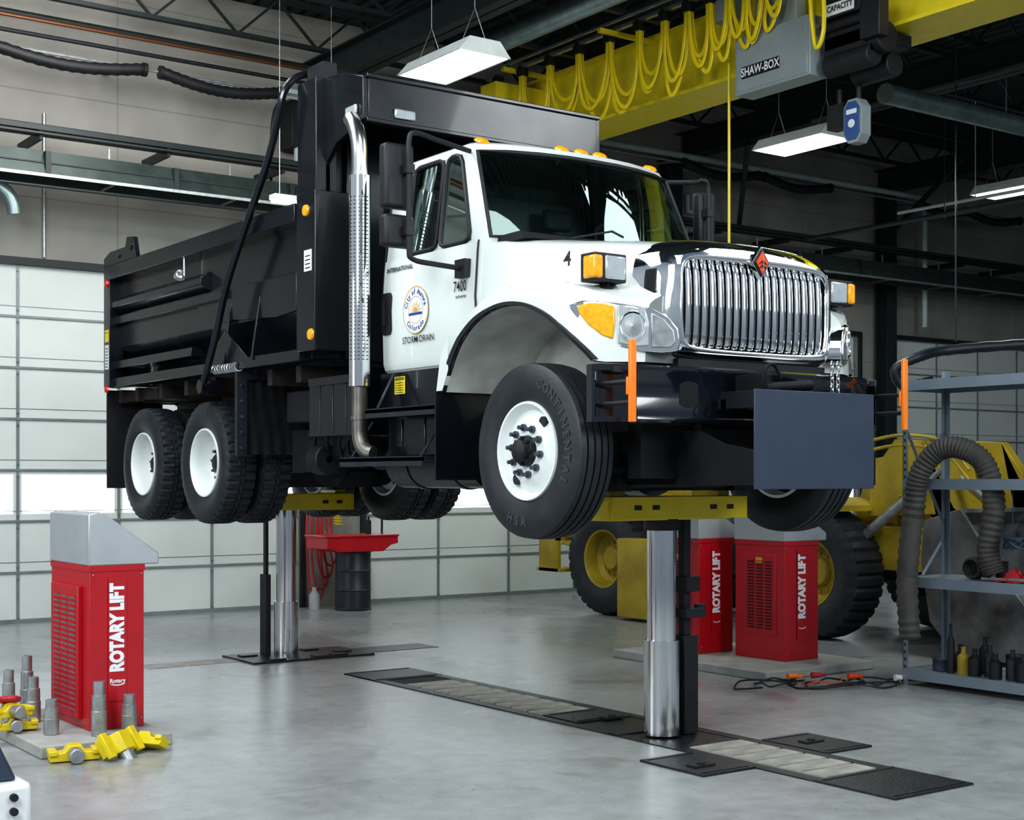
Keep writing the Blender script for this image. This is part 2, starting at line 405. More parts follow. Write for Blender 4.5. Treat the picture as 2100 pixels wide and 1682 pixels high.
for (p,q) in (((10.6,8.5,5.45),(10.6,-1,5.45)),((8.2,6.2,6.5),(8.2,-1,6.5)),((12.9,8.5,5.95),(12.9,-1,5.85))):
    pipe([p,q],.035,'dsteel','dark steel pipe hung under the roof',hang=[(p[0],y,p[2]-.05) for y in (5.9,2.5)])
pipe([(11.3,7.3,5.75),(11.3,1.3,5.75)],.025,'wpipe','thin white pipe hung under the roof',hang=[(11.3,5.9,5.75),(11.3,2.5,5.75)])
b=MB();pts=smooth([(-2.0,9.3,4.95),(-1.62,9.25,4.95),(-1.48,9.2,4.82),(-1.44,9.2,4.65)],5);b.tube(pts,.08,n=14);b.cyl((-1.8,9.28,5.0),(-1.8,9.28,5.06),.02);build(b,'flue_elbow','duct',label='galvanised flue elbow below the wall heater',cat='duct')
b=MB();b.box(2.15,2.5,9.5,9.84,5.95,6.55);b.box(2.1,2.55,9.48,9.84,6.55,6.68,1);b.cyl((2.3,9.55,5.7),(2.3,9.55,5.95),.09,m=1);b.box(2.42,2.46,9.49,9.5,6.1,6.4,2);b.tube(smooth([(2.2,9.6,6.6),(1.95,9.6,6.4),(1.9,9.6,5.6),(1.95,9.6,4.33)],5),.02,m=0);b.box(2.2,2.45,9.84,9.9,6.1,6.5)
build(b,'door_operator',['blackm','wpipe','wlabel'],bevel=.01,label='black electric door operator motor mounted on wall',cat='motor')
b=MB();pts=smooth([(8.3,4.3,2.9),(8.05,4.55,2.85),(7.95,4.6,3.05),(8.15,4.4,3.2),(8.6,4.2,3.3),(9.6,3.0,3.37),(11,1.8,3.4)],10)
b.tube(pts,.065,n=12,rib=.05)
b.cyl((8.6,4.2,3.4),(8.6,4.2,7.165),.012,n=6);b.cyl((10.2,2.5,3.45),(10.2,2.5,7.165),.012,n=6)
build(b,'exhaust_hose','drum',label='black ribbed exhaust extraction hose hanging from the roof',cat='hose')
# ------------------------------------------------------------------ ceiling lights and added fill lights
def clight(x,y,z):
    e=empty('ceiling_light',(x,y,z),label='white fluorescent high-bay light hanging on chains, switched on',cat='light',group='high-bay lights')
    b=MB();L=.58;W=.31
    b.prism([(-W,0),(-.18,.15),(.18,.15),(W,0),(W-.02,0),(.17,.13),(-.17,.13),(-W+.02,0)],lambda a,c,t:(x+a,y-L+2*L*t,z+c))
    for s in (-1,1):b.prism([(-W,0),(-.18,.15),(.18,.15),(W,0)],lambda a,c,t:(x+a,y+s*L-.005+.01*t,z+c))
    build(b,'housing','ceil_l',parent=e,flat=True)
    b=MB();b.box(x-W+.03,x+W-.03,y-L+.02,y+L-.02,z+.01,z+.03);build(b,'lamp_lens','lens',parent=e,flat=True)
    b=MB()
    for i in range(9):
        yy=y-L+.05+(2*L-.1)*i/8;b.box(x-W+.02,x+W-.02,yy-.003,yy+.003,z-.006,z)
    for i in range(5):
        xx=x-W+.03+(2*W-.06)*i/4;b.box(xx-.003,xx+.003,y-L+.02,y+L-.02,z-.006,z)
    build(b,'wire_guard','ceil_l',parent=e,flat=True)
    for s in (-1,1):
        b=MB()
        b.tube([(x-.15,y+s*.4,z+.15),(x,y+s*.4,z+.5),(x+.15,y+s*.4,z+.15)],.006,n=6)
        b.cyl((x,y+s*.4,z+.5),(x,y+s*.4,7.2),.006,n=6)
        build(b,'chain','steeld',parent=e)
    return e
c0=clight(1.75,5.15,5.88)
for p in ((5.5,.35,.02),(10.3,.6,.04)):dup(c0,p)
e=empty('strip_light',(1.85,8.55,5.02),label='small white fluorescent strip light hanging near the wall, switched on',cat='light')
b=MB();b.box(1.4,2.3,8.47,8.63,5.04,5.10);build(b,'housing','ceil_l',parent=e,flat=True)
b=MB();b.box(1.42,2.28,8.48,8.62,5.01,5.04);build(b,'lamp_lens','lens',parent=e,flat=True)
for x in (1.5,2.2):
    b=MB();b.cyl((x,8.55,5.1),(x,8.55,7.8),.006,n=6);build(b,'chain','steeld',parent=e)
def area(loc,target,size,power,col=(.93,.98,1),sy=None):
    l=bpy.data.lights.new('area','AREA');l.energy=power;l.color=col;l.size=size
    if sy:l.shape='RECTANGLE';l.size_y=sy
    o=bpy.data.objects.new('area_light',l);COL.objects.link(o);o.location=loc
    o.rotation_euler=(Vector(target)-Vector(loc)).to_track_quat('-Z','Y').to_euler();return o
area((-8.0,-3.5,5.6),(-1,1.5,2.2),3.0,420)  # unseen softbox added to light the truck side and show in chrome
area((1.5,-9.0,5.2),(0,-1,2.4),3.0,290)  # second added softbox, out of view ahead of the truck
area((-9.5,3.5,3.0),(-1,3.5,2.0),2.5,120)  # low fill added from the left, no fixture there
area((-4.2,3.0,7.0),(-1.8,3.5,0),2.5,330,sy=5)
area((4.2,-2.5,7.0),(3,1,0),2,240,sy=5)
area((-2.5,-4,7.0),(-1,-2,0),2.5,200,sy=4)
area((7.25,5.5,5.8),(7.3,5.6,0),1.0,80,(.9,1,.95))
area((12.05,5.75,5.8),(12.1,5.8,0),1.0,50,(.9,1,.95))
area((1.75,5.15,5.80),(1.75,5.2,0),.6,50,(.9,1,.95))
area((-1,7.0,7.0),(-1,9.9,4.5),2,190,sy=4,col=(1,.99,.97))  # added light without a fixture, brightens the upper back wall
# ------------------------------------------------------------------ BRIDGE CRANE
cr=empty('bridge_crane',(5.7,5,6.3),label='yellow overhead bridge crane girder with trolley and festoon cable',cat='crane')
b=MB();b.box(5.5,5.53,-2.5,9.0,6.32,7.1);b.box(5.87,5.9,-2.5,9.0,6.32,7.1);b.box(5.35,6.05,-2.5,9.0,6.28,6.32);b.box(5.4,6.0,-2.5,9.0,7.1,7.14)
b.box(4.7,6.7,8.6,8.95,6.6,7.0)
build(b,'girder','ygird',parent=cr,flat=True)
FX=4.85
b=MB()
b.box(FX-.03,FX+.03,-2.4,9.0,7.10,7.14);build(b,'festoon_rail','steeld',parent=cr,flat=True)
b=MB();b.box(FX-.2,FX-.17,-2.4,9.0,7.12,7.15);build(b,'festoon_rail','steeld',parent=cr,flat=True)
for yy in (8.3,6.3,3.95,1.0):
    b=MB();b.box(FX-.25,5.5,yy-.03,yy+.03,7.05,7.10);build(b,'support_arm','ygird',parent=cr,flat=True)
ty=[8.75,8.2,7.6,7.0,6.4,5.85,5.4,5.0,4.65,4.35,4.08,3.82,3.55]
b=MB();rr=random.Random(5)
for i in range(len(ty)-1):
    y0,y1=ty[i]-.02,ty[i+1]+.02;dr=(.80+.10*math.sin(i*2.1)) if i<7 else (.68 if i<9 else .54)+.05*math.sin(i*2.1)
    for off,dd,sh in ((-.02,rr.uniform(-.05,.05),rr.uniform(-.05,.05)),(.035,rr.uniform(.04,.14),rr.uniform(-.10,.12)),(.0,rr.uniform(-.16,-.08),rr.uniform(-.08,.04))):
        pts=[]
        for k in range(29):
            u=-1+2*k/28
            pts.append((FX+off,lerp(y0+sh*math.cos(pi*u/2),y1+sh*math.cos(pi*u/2),.5+.5*math.sin(pi*u/2)),7.04-(dr+dd)*max(0,math.cos(pi*u/2))**.78))
        b.tube(pts,.026,n=8,sq=.5)
b.tube(smooth([(FX,3.5,7.05),(FX,3.2,6.75),(FX,3.14,6.4),(FX,3.08,6.12),(FX,2.98,6.3),(FX,3.0,6.9)],6),.024,n=6)
build(b,'festoon_cable','yellow',parent=cr)
b=MB();b.box(FX-.06,FX+.06,ty[0]-.05,ty[0]+.05,6.99,7.10);b.cyl((FX-.05,ty[0],7.1),(FX+.05,ty[0],7.1),.03);t0=build(b,'cable_trolley','blackm',parent=cr)
for y in ty[1:]:rep(t0,(0,y-ty[0],0))
b=MB();b.box(4.93,5.2,3.24,4.33,5.90,6.53);b.box(4.92,4.93,3.27,4.30,5.93,6.50)
b.box(5.0,5.15,3.5,4.1,6.53,7.05);build(b,'control_box','gbox',parent=cr,bevel=.01)
b=MB();b.box(4.915,4.92,3.66,4.22,6.06,6.19,0);text(b,'SHAW-BOX',.13,(4.911,3.94,6.123),(0,-1,0),(0,0,1),1,bold=.003,sx=.82)
build(b,'control_box_sign',['ink','wlabel'],parent=cr,flat=True,recalc=False)
b=MB();b.box(5.05,5.7,2.55,3.15,6.12,6.26);b.cyl((5.12,2.55,5.98),(5.12,3.15,5.98),.12,n=20);b.cyl((5.5,2.6,5.95),(5.5,3.1,5.95),.13);b.box(5.05,5.12,2.55,3.15,6.0,6.75);b.cyl((5.02,2.4,6.35),(5.02,3.15,6.35),.05);b.cyl((5.2,2.45,6.15),(5.2,2.55,6.15),.16)
b.box(4.97,5.05,2.62,3.12,6.42,6.75);b.box(4.95,5.1,2.35,2.6,6.1,6.5)
build(b,'hoist_trolley','blackm',parent=cr,bevel=.01)
b=MB();b.box(4.955,4.965,2.68,3.04,6.44,6.56,0);text(b,'CAPACITY',.085,(4.95,2.86,6.502),(0,-1,0),(0,0,1),1,bold=.002,sx=.85)
build(b,'capacity_sign',['wlabel','ink'],parent=cr,flat=True,recalc=False)
b=MB();b.px([(2.96,5.3),(2.96,5.6),(3.02,5.68),(3.14,5.68),(3.20,5.6),(3.20,5.3),(3.14,5.22),(3.02,5.22)],5.4,5.55,3)
b.px([(2.98,5.32),(2.98,5.58),(3.03,5.65),(3.13,5.65),(3.18,5.58),(3.18,5.32),(3.13,5.25),(3.03,5.25)],5.385,5.4,0)
b.cyl((5.385,3.08,5.42),(5.38,3.08,5.42),.045,m=1);b.box(5.38,5.385,3.01,3.15,5.52,5.57,1)
b.box(5.42,5.58,3.22,3.45,5.42,5.68,2);b.cyl((5.5,3.08,5.66),(5.5,3.08,5.85),.03,m=2);b.cyl((5.5,3.34,5.6),(5.5,3.34,5.85),.03,m=2)
build(b,'hoist_block',['cblue','wlabel','blackm','gbox'],parent=cr,bevel=.006)
b=MB();b.cyl((5.0,4.5,7.0),(5.0,4.5,3.1),.016,n=8);b.box(4.94,5.06,4.45,4.56,2.85,3.1)
build(b,'pendant_cable','yellow',parent=cr)
b=MB();b.box(4.88,5.1,4.36,4.66,6.78,7.02);build(b,'junction_box','gbox',parent=cr,bevel=.01)
# ------------------------------------------------------------------ TRUCK
tk=empty('dump_truck',(0,2.5,1.33),label='black and white municipal dump truck raised on an in-ground lift',cat='truck')
def make_wheel(loc,rear):
    w=empty('wheel',loc,parent=tk)
    c=Vector(loc)
    half=[(-.118,.298),(-.135,.33),(-.147,.38),(-.150,.42),(-.144,.46),(-.130,.495),(-.122,.512)]
    if rear:
        tread=[(-.12,.522),(-.085,.53),(-.03,.531),(-.028,.517),(-.012,.517),(-.010,.531)]
    else:
        tread=[(-.115,.522),(-.082,.527),(-.08,.513),(-.07,.513),(-.068,.529),(-.032,.531),(-.03,.516),(-.02,.516),(-.018,.531)]
    p=half+tread;prof=p+[(-a,r) for a,r in p[::-1]]
    def rm(i,a,r):
        if rear and r>.505 and i%4==0:
            return r-.020 if abs(a)>.05 else r
        if rear and r>.525 and i%4==2 and abs(a)<.05:return r-.014
        return r
    b=MB();b.lathe(prof,c,(1,0,0),n=160 if rear else 72,rmod=rm,closed=True)
    if rear: ctext(b,'CONTINENTAL',.05,c+Vector((-.151,0,0)),.425,pi*.5,.12,(0,-1,0),(0,0,1),1,bold=.002)
    else:
        ctext(b,'CONTINENTAL',.075,c+Vector((-.152,0,0)),.425,pi*.12,.16,(0,-1,0),(0,0,1),1,bold=.003)
        ctext(b,'HSR',.075,c+Vector((-.152,0,0)),.425,pi*1.45,.17,(0,-1,0),(0,0,1),1,bold=.003,flip=True)
    build(b,'tire',['rubber','rubberl'],parent=w,loc=loc,recalc=True)
    b=MB()
    if rear:
        b.lathe([(-.118,.300),(-.132,.296),(-.132,.284),(-.118,.276),(-.06,.266),(.03,.258),(.055,.24),(.062,.19),(.05,.15),(.05,.0)],c,(1,0,0),n=48)
    else:
        b.lathe([(-.118,.300),(-.132,.296),(-.132,.284),(-.120,.274),(-.085,.262),(-.075,.25),(-.09,.225),(-.112,.19),(-.12,.165),(-.12,.0)],c,(1,0,0),n=48)
    b.lathe([(.118,.3),(.125,.28),(.05,.262),(.0,.262)],c,(1,0,0),n=48)
    build(b,'rim','whiterim',parent=w,loc=loc)
    ax=.05 if rear else -.12
    nut=None
    for i in range(10):
        a=2*pi*i/10+.15;off=Vector((ax,math.cos(a)*.143,math.sin(a)*.143));q=c+off
        if nut is None:
            b=MB();b.cyl(q,q+Vector((-.02,0,0)),.022,n=12);b.cyl(q+Vector((-.02,0,0)),q+Vector((-.05,0,0)),.014,n=6)
            nut=build(b,'lug_nut','nut',parent=w);o0=off
        else:rep(nut,off-o0)
    b=MB()
    if rear:b.lathe([(.05,.11),(.02,.105),(.0,.09),(-.03,.06),(-.035,.0)],c,(1,0,0),n=24)
    else:
        b.lathe([(-.12,.095),(-.15,.09),(-.155,.07),(-.19,.065),(-.2,.05),(-.205,0)],c,(1,0,0),n=24)
        for i in range(8):
            a=2*pi*i/8;q=c+Vector((-.15,math.cos(a)*.08,math.sin(a)*.08));b.cyl(q,q+Vector((-.02,0,0)),.01,n=6)
    build(b,'hub','blackm',parent=w)
    hh=.215
    for a in (math.radians(52),math.radians(232)):
        q=c+Vector((0,-math.cos(a)*hh,math.sin(a)*hh))
        x=.068 if rear else -.094
        b=MB();b.cyl(q+Vector((x+.01,0,0)),q+Vector((x-.012,0,0)),.034,n=20);build(b,'hand_hole','dint',parent=w)
    return w
wf=make_wheel((-1.06,-.12,1.865),False)
wr=make_wheel((-1.06,4.6,1.835),True)
def moved(w,x,y,rot=0):
    return dup(w,(x-WP[w.name].x,y-WP[w.name].y,0),rot,parent=tk)
moved(wf,1.06,-.12,pi)
for y in (4.6,6.02):
    for x,r in ((-1.06,0),(-.73,0),(.73,pi),(1.06,pi)):
        if (x,y)==(-1.06,4.6):continue
        moved(wr,x,y,r)
for s in (-1,1):
    b=MB();b.box(s*.43-.04,s*.43+.04,-.7,6.9,2.0,2.27);build(b,'frame_rail','blackm',parent=tk)
b=MB()
for y in (-.6,.6,1.8,3.1,4.0,5.3,6.8):b.box(-.42,.42,y-.05,y+.05,2.05,2.2)
b.box(-.03,.03,-.6,6.8,2.1,2.14)
build(b,'cross_member','blackm',parent=tk)
b=MB();b.tube([(-.95,-.12,1.86),(-.7,-.12,1.8),(-.5,-.12,1.68),(.5,-.12,1.68),(.7,-.12,1.8),(.95,-.12,1.86)],.06,n=10)
for s in (-1,1):
    b.box(s*.5-.05,s*.5+.05,-.7,.65,1.86,1.93);b.box(s*.5-.06,s*.5+.06,-.22,-.02,1.62,1.95)
b.beam((-.7,-.3,1.75),(.7,-.3,1.75),.04,.04)
build(b,'front_axle','blackm',parent=tk)
for y in (4.6,6.02):
    b=MB();b.cyl((-.95,y,1.835),(.95,y,1.835),.075,n=14);b.lathe([(-.2,.03),(-.17,.15),(-.08,.22),(.08,.22),(.17,.15),(.2,.03)],(0,y,1.84),(0,1,0),n=20)
    b.cyl((-.62,y,1.835),(-.52,y,1.835),.2);b.cyl((.62,y,1.835),(.52,y,1.835),.2);b.box(-.55,.55,y-.07,y+.07,1.62,1.75)
    build(b,'rear_axle','blackm',parent=tk)
b=MB();b.cyl((0,4.3,1.9),(0,1.6,2.0),.06,n=14);b.cyl((0,1.6,2.0),(0,.9,2.05),.16);b.box(-.3,.3,-.65,.9,1.95,2.85);b.cyl((-.25,2.4,1.9),(-.25,3.2,1.9),.13);b.cyl((-.62,2.8,1.95),(-.62,3.5,1.95),.16);b.cyl((.3,1.9,1.88),(.3,2.6,1.88),.14)
b.box(-.75,-.45,3.5,3.8,1.75,2.1)
b.lathe([(-.1,.03),(-.09,.12),(.09,.12),(.1,.03)],(-.8,3.15,1.85),(0,1,0),n=16)
for k in range(5):b.tube(smooth([(-.9,2.2+.2*k,2.3),(-.85,2.4+.2*k,2.0),(-.7,2.6+.2*k,1.85),(-.5,2.9+.2*k,2.0)],5),.018,n=6)
b.box(-.95,-.5,2.9,3.5,2.15,2.4)
build(b,'drivetrain','blackm',parent=tk,bevel=.01)
for s in (-1,1):
    b=MB()
    for i in range(5):b.box(s*.52-.04,s*.52+.04,4.75+i*.08,5.9-i*.08,1.95+i*.02,1.965+i*.02)
    build(b,'leaf_spring','rust',parent=tk)
# --- cab
RZ=[2.45,2.50,2.9,3.2,3.28,3.895,3.96,4.005,4.025]
RH=[.93,.96,.97,.95,.94,.87,.845,.75,.40]
RC=[.74,.72,.70,.69,.68,.93,.965,1.08,1.3]
RB=[.70,.68,.60,.50,.42,.72,.78,.93,1.22]
RR=[1.97,1.97,1.97,1.97,1.97,1.96,1.94,1.87,1.7]
def hx(z):return interp(RZ,RH,z)
SF=[0,.25,.5,.75,.965]
def half_ring(i):
    z=RZ[i];h=RH[i];yc=RC[i];yb=RB[i];yr=RR[i];o=[]
    for s in SF:o.append((-h*s,yb+(yc-yb)*s**2.4,z))
    o.append((-h,yc+.05,z))
    t=(z-3.28)/.6
    y1=max(lerp(.83,1.04,min(max(t,0),1)),yc+.08)
    y4=min(1.63,yr-.1);y3=min(1.25,y4-.05);y2=min(1.21,y3-.03);y1=min(y1,y2-.02)
    for y in (y1,y2,y3,y4,yr-.05):o.append((-h,y,z))
    o.append((-h+.05,yr,z));o.append((0,yr+.01,z))
    return o
rings=[]
for i in range(len(RZ)):
    hr=half_ring(i);K=len(hr)
    rings.append(hr+[(-p[0],p[1],p[2]) for p in hr[-2:0:-1]])
NR=len(rings[0])
def hole(j):
    jj=j if j<K-1 else NR-1-j
    return jj in (0,1,2,3) or jj in (6,8)
b=MB();b.grid(rings,skip=lambda i,j:i==4 and hole(j),closed=True)
b.add(rings[-1],[tuple(range(NR))]);b.add(rings[0],[tuple(range(NR))[::-1]])
cab=build(b,'cab','white',parent=tk,ang=28)
R4,R5=rings[4],rings[5]
wl=[R4[j%NR] for j in range(-4,5)];wt=[R5[j%NR] for j in range(-4,5)]
wl2=[tuple(p) for p in smooth(wl,3)];wt2=[tuple(p) for p in smooth(wt,3)]
b=MB();b.grid([wl2,[tuple(Vector(a).lerp(Vector(c),.5)+Vector((0,-.015,.0))) for a,c in zip(wl2,wt2)],wt2]);build(b,'windshield','glass',parent=tk,ang=60)
b=MB();loop=wl+wt[::-1];b.tube([Vector(p)+Vector((0,-.008,.004)) for p in loop],.014,n=8,closed=True)
build(b,'windshield_seal','blackm',parent=tk)
for sgn in (1,-1):
    for ja,jb in ((6,7),(8,9)):
        q=[R4[ja],R4[jb],R5[jb],R5[ja]];q=[(sgn*p[0],p[1],p[2]) for p in q]
        b=MB();b.add(q,[(0,1,2,3)]);build(b,'side_window','glass',parent=tk,flat=True)
        pts=[]
        for k in range(4):
            a=Vector(q[k-1]);m_=Vector(q[k]);d=Vector(q[(k+1)%4])
            u=(a-m_).normalized()*.06;w_=(d-m_).normalized()*.06
            pts+=[m_+u,m_+(u+w_)*.28,m_+w_]
        b=MB();b.tube([p+Vector((-sgn*.006,0,0)) for p in pts],.017,n=8,closed=True)
        for k in range(4):
            m_=Vector(q[k]);b.add([m_+Vector((-sgn*.004,0,0)),pts[3*k]+Vector((-sgn*.004,0,0)),pts[3*k+1]+Vector((-sgn*.004,0,0)),pts[3*k+2]+Vector((-sgn*.004,0,0))],[(0,1,2,3)],1)
        build(b,'window_seal',['blackm','white'],parent=tk)
for pts in ([(-.45,.40,3.28),(-.1,.39,3.36),(.0,.39,3.33)],[(.15,.38,3.28),(.5,.43,3.36),(.6,.45,3.34)]):
    b=MB();b.tube(pts,.008,n=6);build(b,'wiper','blackm',parent=tk)
b=MB();b.box(-.85,.85,.75,1.9,2.55,2.6);b.prism([(.62,2.9),(.60,3.24),(.85,3.28),(.98,3.2),(.98,2.9)],lambda a,c,t:(-.84+1.68*t,a,c));b.box(-.85,.85,1.88,1.93,2.6,3.85)
build(b,'dashboard','int',parent=cab,bevel=.02)
for x in (-.45,.45):
    b=MB();b.box(x-.24,x+.24,1.2,1.68,2.75,2.95);b.px([(1.55,2.9),(1.7,3.58),(1.78,3.58),(1.72,2.9)],x-.22,x+.22);b.px([(1.66,3.60),(1.68,3.76),(1.75,3.76),(1.76,3.60)],x-.13,x+.13);build(b,'seat','seat',parent=cab,bevel=.03)
b=MB();P=[]
for i in range(28):
    a=2*pi*i/28;P.append((.45+.22*math.cos(a),.96+.22*math.sin(a)*.5,3.38+.22*math.sin(a)*.8))
b.tube(P,.016,n=6,closed=True);b.cyl((.45,.96,3.38),(.45,.8,3.0),.02);b.beam((.25,.96,3.38),(.65,.96,3.38),.02,.03);build(b,'steering_wheel','blackm',parent=cab)
for s in (-1,1):
    rows=[]
    for z in (2.475,2.52,2.9,3.2,3.262):
        rows.append([(s*(hx(z)+.010),y,z) for y in (.745,1.0,1.4,1.92)])
    b=MB();b.grid(rows)
    for k in (0,3):
        b.grid([[r[k] for r in rows],[(r[k][0]-s*.012,r[k][1],r[k][2]) for r in rows]])
    b.grid([rows[0],[(p[0]-s*.02,p[1],p[2]) for p in rows[0]]])
    d=build(b,'door','white',parent=tk)
    b=MB();X=s*(.982);b.prism([(1.79,2.76),(1.79,3.0),(1.81,3.03),(1.89,3.03),(1.91,3.0),(1.91,2.76),(1.89,2.73),(1.81,2.73)],lambda a,c,t:(X+s*(-.01+.02*t),a,c));b.beam((X+s*.02,1.85,2.79),(X+s*.02,1.85,2.97),.03,.03)
    build(b,'door_handle','blackm',parent=d)
    b=MB();b.tube([(s*(hx(z)+.004),1.935,z) for z in (2.46,2.9,3.2,3.4,3.84)],.006,n=6);build(b,'door_seam','blackm',parent=tk)
    b=MB();b.tube([(s*(hx(z)+.004),.735,z) for z in (2.46,2.9,3.2,3.27)],.006,n=6);build(b,'door_seam','blackm',parent=tk)
for x in (-.76,-.17,0,.17,.74):
    yy=.80+.16*(abs(x)/.84)**2.4
    b=MB();b.lathe([(0,.055),(.012,.052),(.024,.036),(.030,0)],(x,yy+.05,3.982),(0,-.45,1),n=18)
    build(b,'clearance_lamp','amber',parent=tk)
# --- hood
HY=[.70,.55,.35,.15,-.05,-.25,-.45,-.55,-.65,-.74,-.80]
HW=[.93,.91,.87,.83,.79,.75,.71,.69,.665,.645,.63]
HT=[3.26,3.25,3.22,3.19,3.165,3.14,3.11,3.095,3.075,3.055,3.04]
HL=[2.60,2.75,2.84,2.88,2.90,2.89,2.86,2.83,2.79,2.75,2.73]
HO=[1.18,1.20,1.21,1.21,1.21,1.21,1.19,1.15,1.06,.94,.83]
def fo(y):return interp(HY,HO,y)
AY,AZ,AR=.04,1.955,.793
def arch(y):
    return AZ+math.sqrt(max(AR*AR-(y-AY)**2,.0))
rows=[]
ysub=[.70,.62,.55,.45,.35,.25,.15,.05,-.05,-.15,-.25,-.35,-.45,-.52,-.58,-.63,-.68,-.72,-.76,-.80]
for y in ysub:
    yi=max(y,-.66)
    w=interp(HY,HW,yi);zt=interp(HY,HT,yi);le=interp(HY,HL,y);ou=fo(y)
    lo=arch(y) if y>-.64 else 2.37
    lo=min(max(lo,2.36),le-.12)
    wi=min(w+.05,ou-.04)
    h=[(0,zt+.05,yi),(.3*w,zt+.048,yi),(.6*w,zt+.036,yi),(.85*w,zt+.012,yi),(w-.03,zt-.012,yi),(w-.006,zt-.035,yi),(w,zt-.07,yi),(w+.015,lerp(zt,le,.6),yi),(wi,le+.03,y),(lerp(wi,ou,.45),le+.005,y),(ou-.03,le-.02,y),(ou-.008,le-.06,y),(ou,lerp(le,lo,.5),y),(ou+.01,lo,y)]
    rows.append([(-a,q,c) for a,c,q in h[::-1]]+[(a,q,c) for a,c,q in h[1:]])
b=MB();b.grid(rows)
L_=rows[-1]
for seg in (L_[:6],L_[-6:][::-1]):
    s=-1 if seg[0][0]<0 else 1
    pts=list(seg)+[(s*.60,-.80,seg[-1][2]),(s*.60,-.80,seg[0][2])]
    b.add(pts,[tuple(range(len(pts)))])
for s in (-1,1):b.px([(.70,2.62),(.79,2.50),(.84,2.27),(.77,2.27),(.70,2.40)],s*1.21,s*.98)
hood=build(b,'hood','white',parent=tk,ang=32)
b=MB();b.prism([(.36,3.25),(.40,3.29),(.72,3.285),(.72,3.2)],lambda a,c,t:(-.86+1.72*t,a,c));build(b,'cowl','blackm',parent=tk)
for s in (-1,1):
    r1=[];r2=[];r3=[];r4=[];h1=[];h2=[];h3=[]
    for k in range(33):
        a=math.radians(lerp(23,148,k/32))
        y=math.cos(a)
        yy=AY+AR*y;z=AZ+AR*math.sin(a);ou=fo(yy)
        wd=lerp(.055,.022,min(1,k/14))
        yo=AY+(AR+wd)*y;zo=AZ+(AR+wd)*math.sin(a)
        r1.append((s*(ou-.02),yy,z));r2.append((s*(ou+.028),yy,z));r3.append((s*(ou+.028),yo,zo));r4.append((s*(ou-.02),yo,zo))
        h1.append((s*(ou-.0),AY+AR*y*.995,z-.004));h2.append((s*.56,AY+AR*y*.995,z-.004));h3.append((s*.56,yy*.3,lerp(z,1.9,.5)))
    b=MB();b.grid([r1,r2,r3,r4]);build(b,'fender_trim','blackm',parent=tk)
    b=MB();b.grid([h1,h2,h3]);build(b,'wheel_well','fend',parent=tk)
    b=MB();b.box(min(s*1.2,s*.72),max(s*1.2,s*.72),.86,.875,1.69,2.29);build(b,'splash_flap','black',parent=tk)
# headlights
for s in (-1,1):
    A=Vector((s*1.165,-.53,0));B_=Vector((s*.705,-.905,0))
    d=(B_-A).normalized();n=Vector((s*abs(d.y),-abs(d.x),0)).normalized()
    def fn(off0,off1):
        def g(a,c,t):
            o_=off0 if t==0 else off1
            p=A+d*a+n*(o_+.018-.05*((a/.61)-.5)**2*2);return (p.x,p.y,c)
        return g
    e=empty('headlight',(s*.95,-.72,2.56),parent=tk)
    out=[(-.02,2.70),(.06,2.725),(.14,2.725),(.26,2.715),(.38,2.695),(.48,2.665),(.56,2.62),(.61,2.56),(.625,2.48),(.61,2.43),(.52,2.42),(.40,2.43),(.28,2.455),(.17,2.50),(.08,2.57),(.02,2.64)]
    b=MB();b.prism(out,fn(-.13,.008));build(b,'bezel','chrome',parent=e,bevel=.006)
    b=MB();b.prism([(.03,2.695),(.10,2.708),(.18,2.708),(.245,2.69),(.25,2.60),(.24,2.50),(.18,2.52),(.10,2.58),(.05,2.64)],fn(.0,.020));build(b,'turn_signal_lens','amber',parent=e,bevel=.008)
    b=MB();b.prism([(.262,2.69),(.34,2.69),(.42,2.67),(.445,2.60),(.445,2.46),(.36,2.455),(.268,2.475)],fn(.0,.020));build(b,'lamp_lens','clear',parent=e,bevel=.008)
    g1=fn(.019,.028);b=MB();cen=(.352,2.572)
    for r0,r1_,mi in ((.074,.066,0),(.05,.0,1)):
        P=[g1(cen[0]+r0*math.cos(2*pi*i/28),cen[1]+r0*1.15*math.sin(2*pi*i/28),1 if mi==0 else .0) for i in range(28)]
        Q=[g1(cen[0]+r1_*math.cos(2*pi*i/28),cen[1]+r1_*1.15*math.sin(2*pi*i/28),0 if mi==0 else 1) for i in range(28)]
        P0=[g1(cen[0]+(r0+.004)*math.cos(2*pi*i/28),cen[1]+(r0+.004)*1.15*math.sin(2*pi*i/28),0) for i in range(28)]
        b.grid([P0,P,Q],mi,closed=True)
    build(b,'reflector_bowl',['chrome','steeld'],parent=e)
    b=MB();b.prism([(.457,2.65),(.53,2.615),(.585,2.55),(.597,2.48),(.57,2.45),(.457,2.45)],fn(.0,.016));build(b,'lamp_reflector','steeld',parent=e,bevel=.006)
for s in (-1,1):
    b=MB();b.lathe([(0,.045),(.02,.04),(.03,0)],(s*1.0,.25,2.885),(0,0,1),n=18);b.lathe([(0,.06),(.006,.055)],(s*1.0,.25,2.88),(0,0,1),n=18);build(b,'marker_lamp','amber',parent=tk)
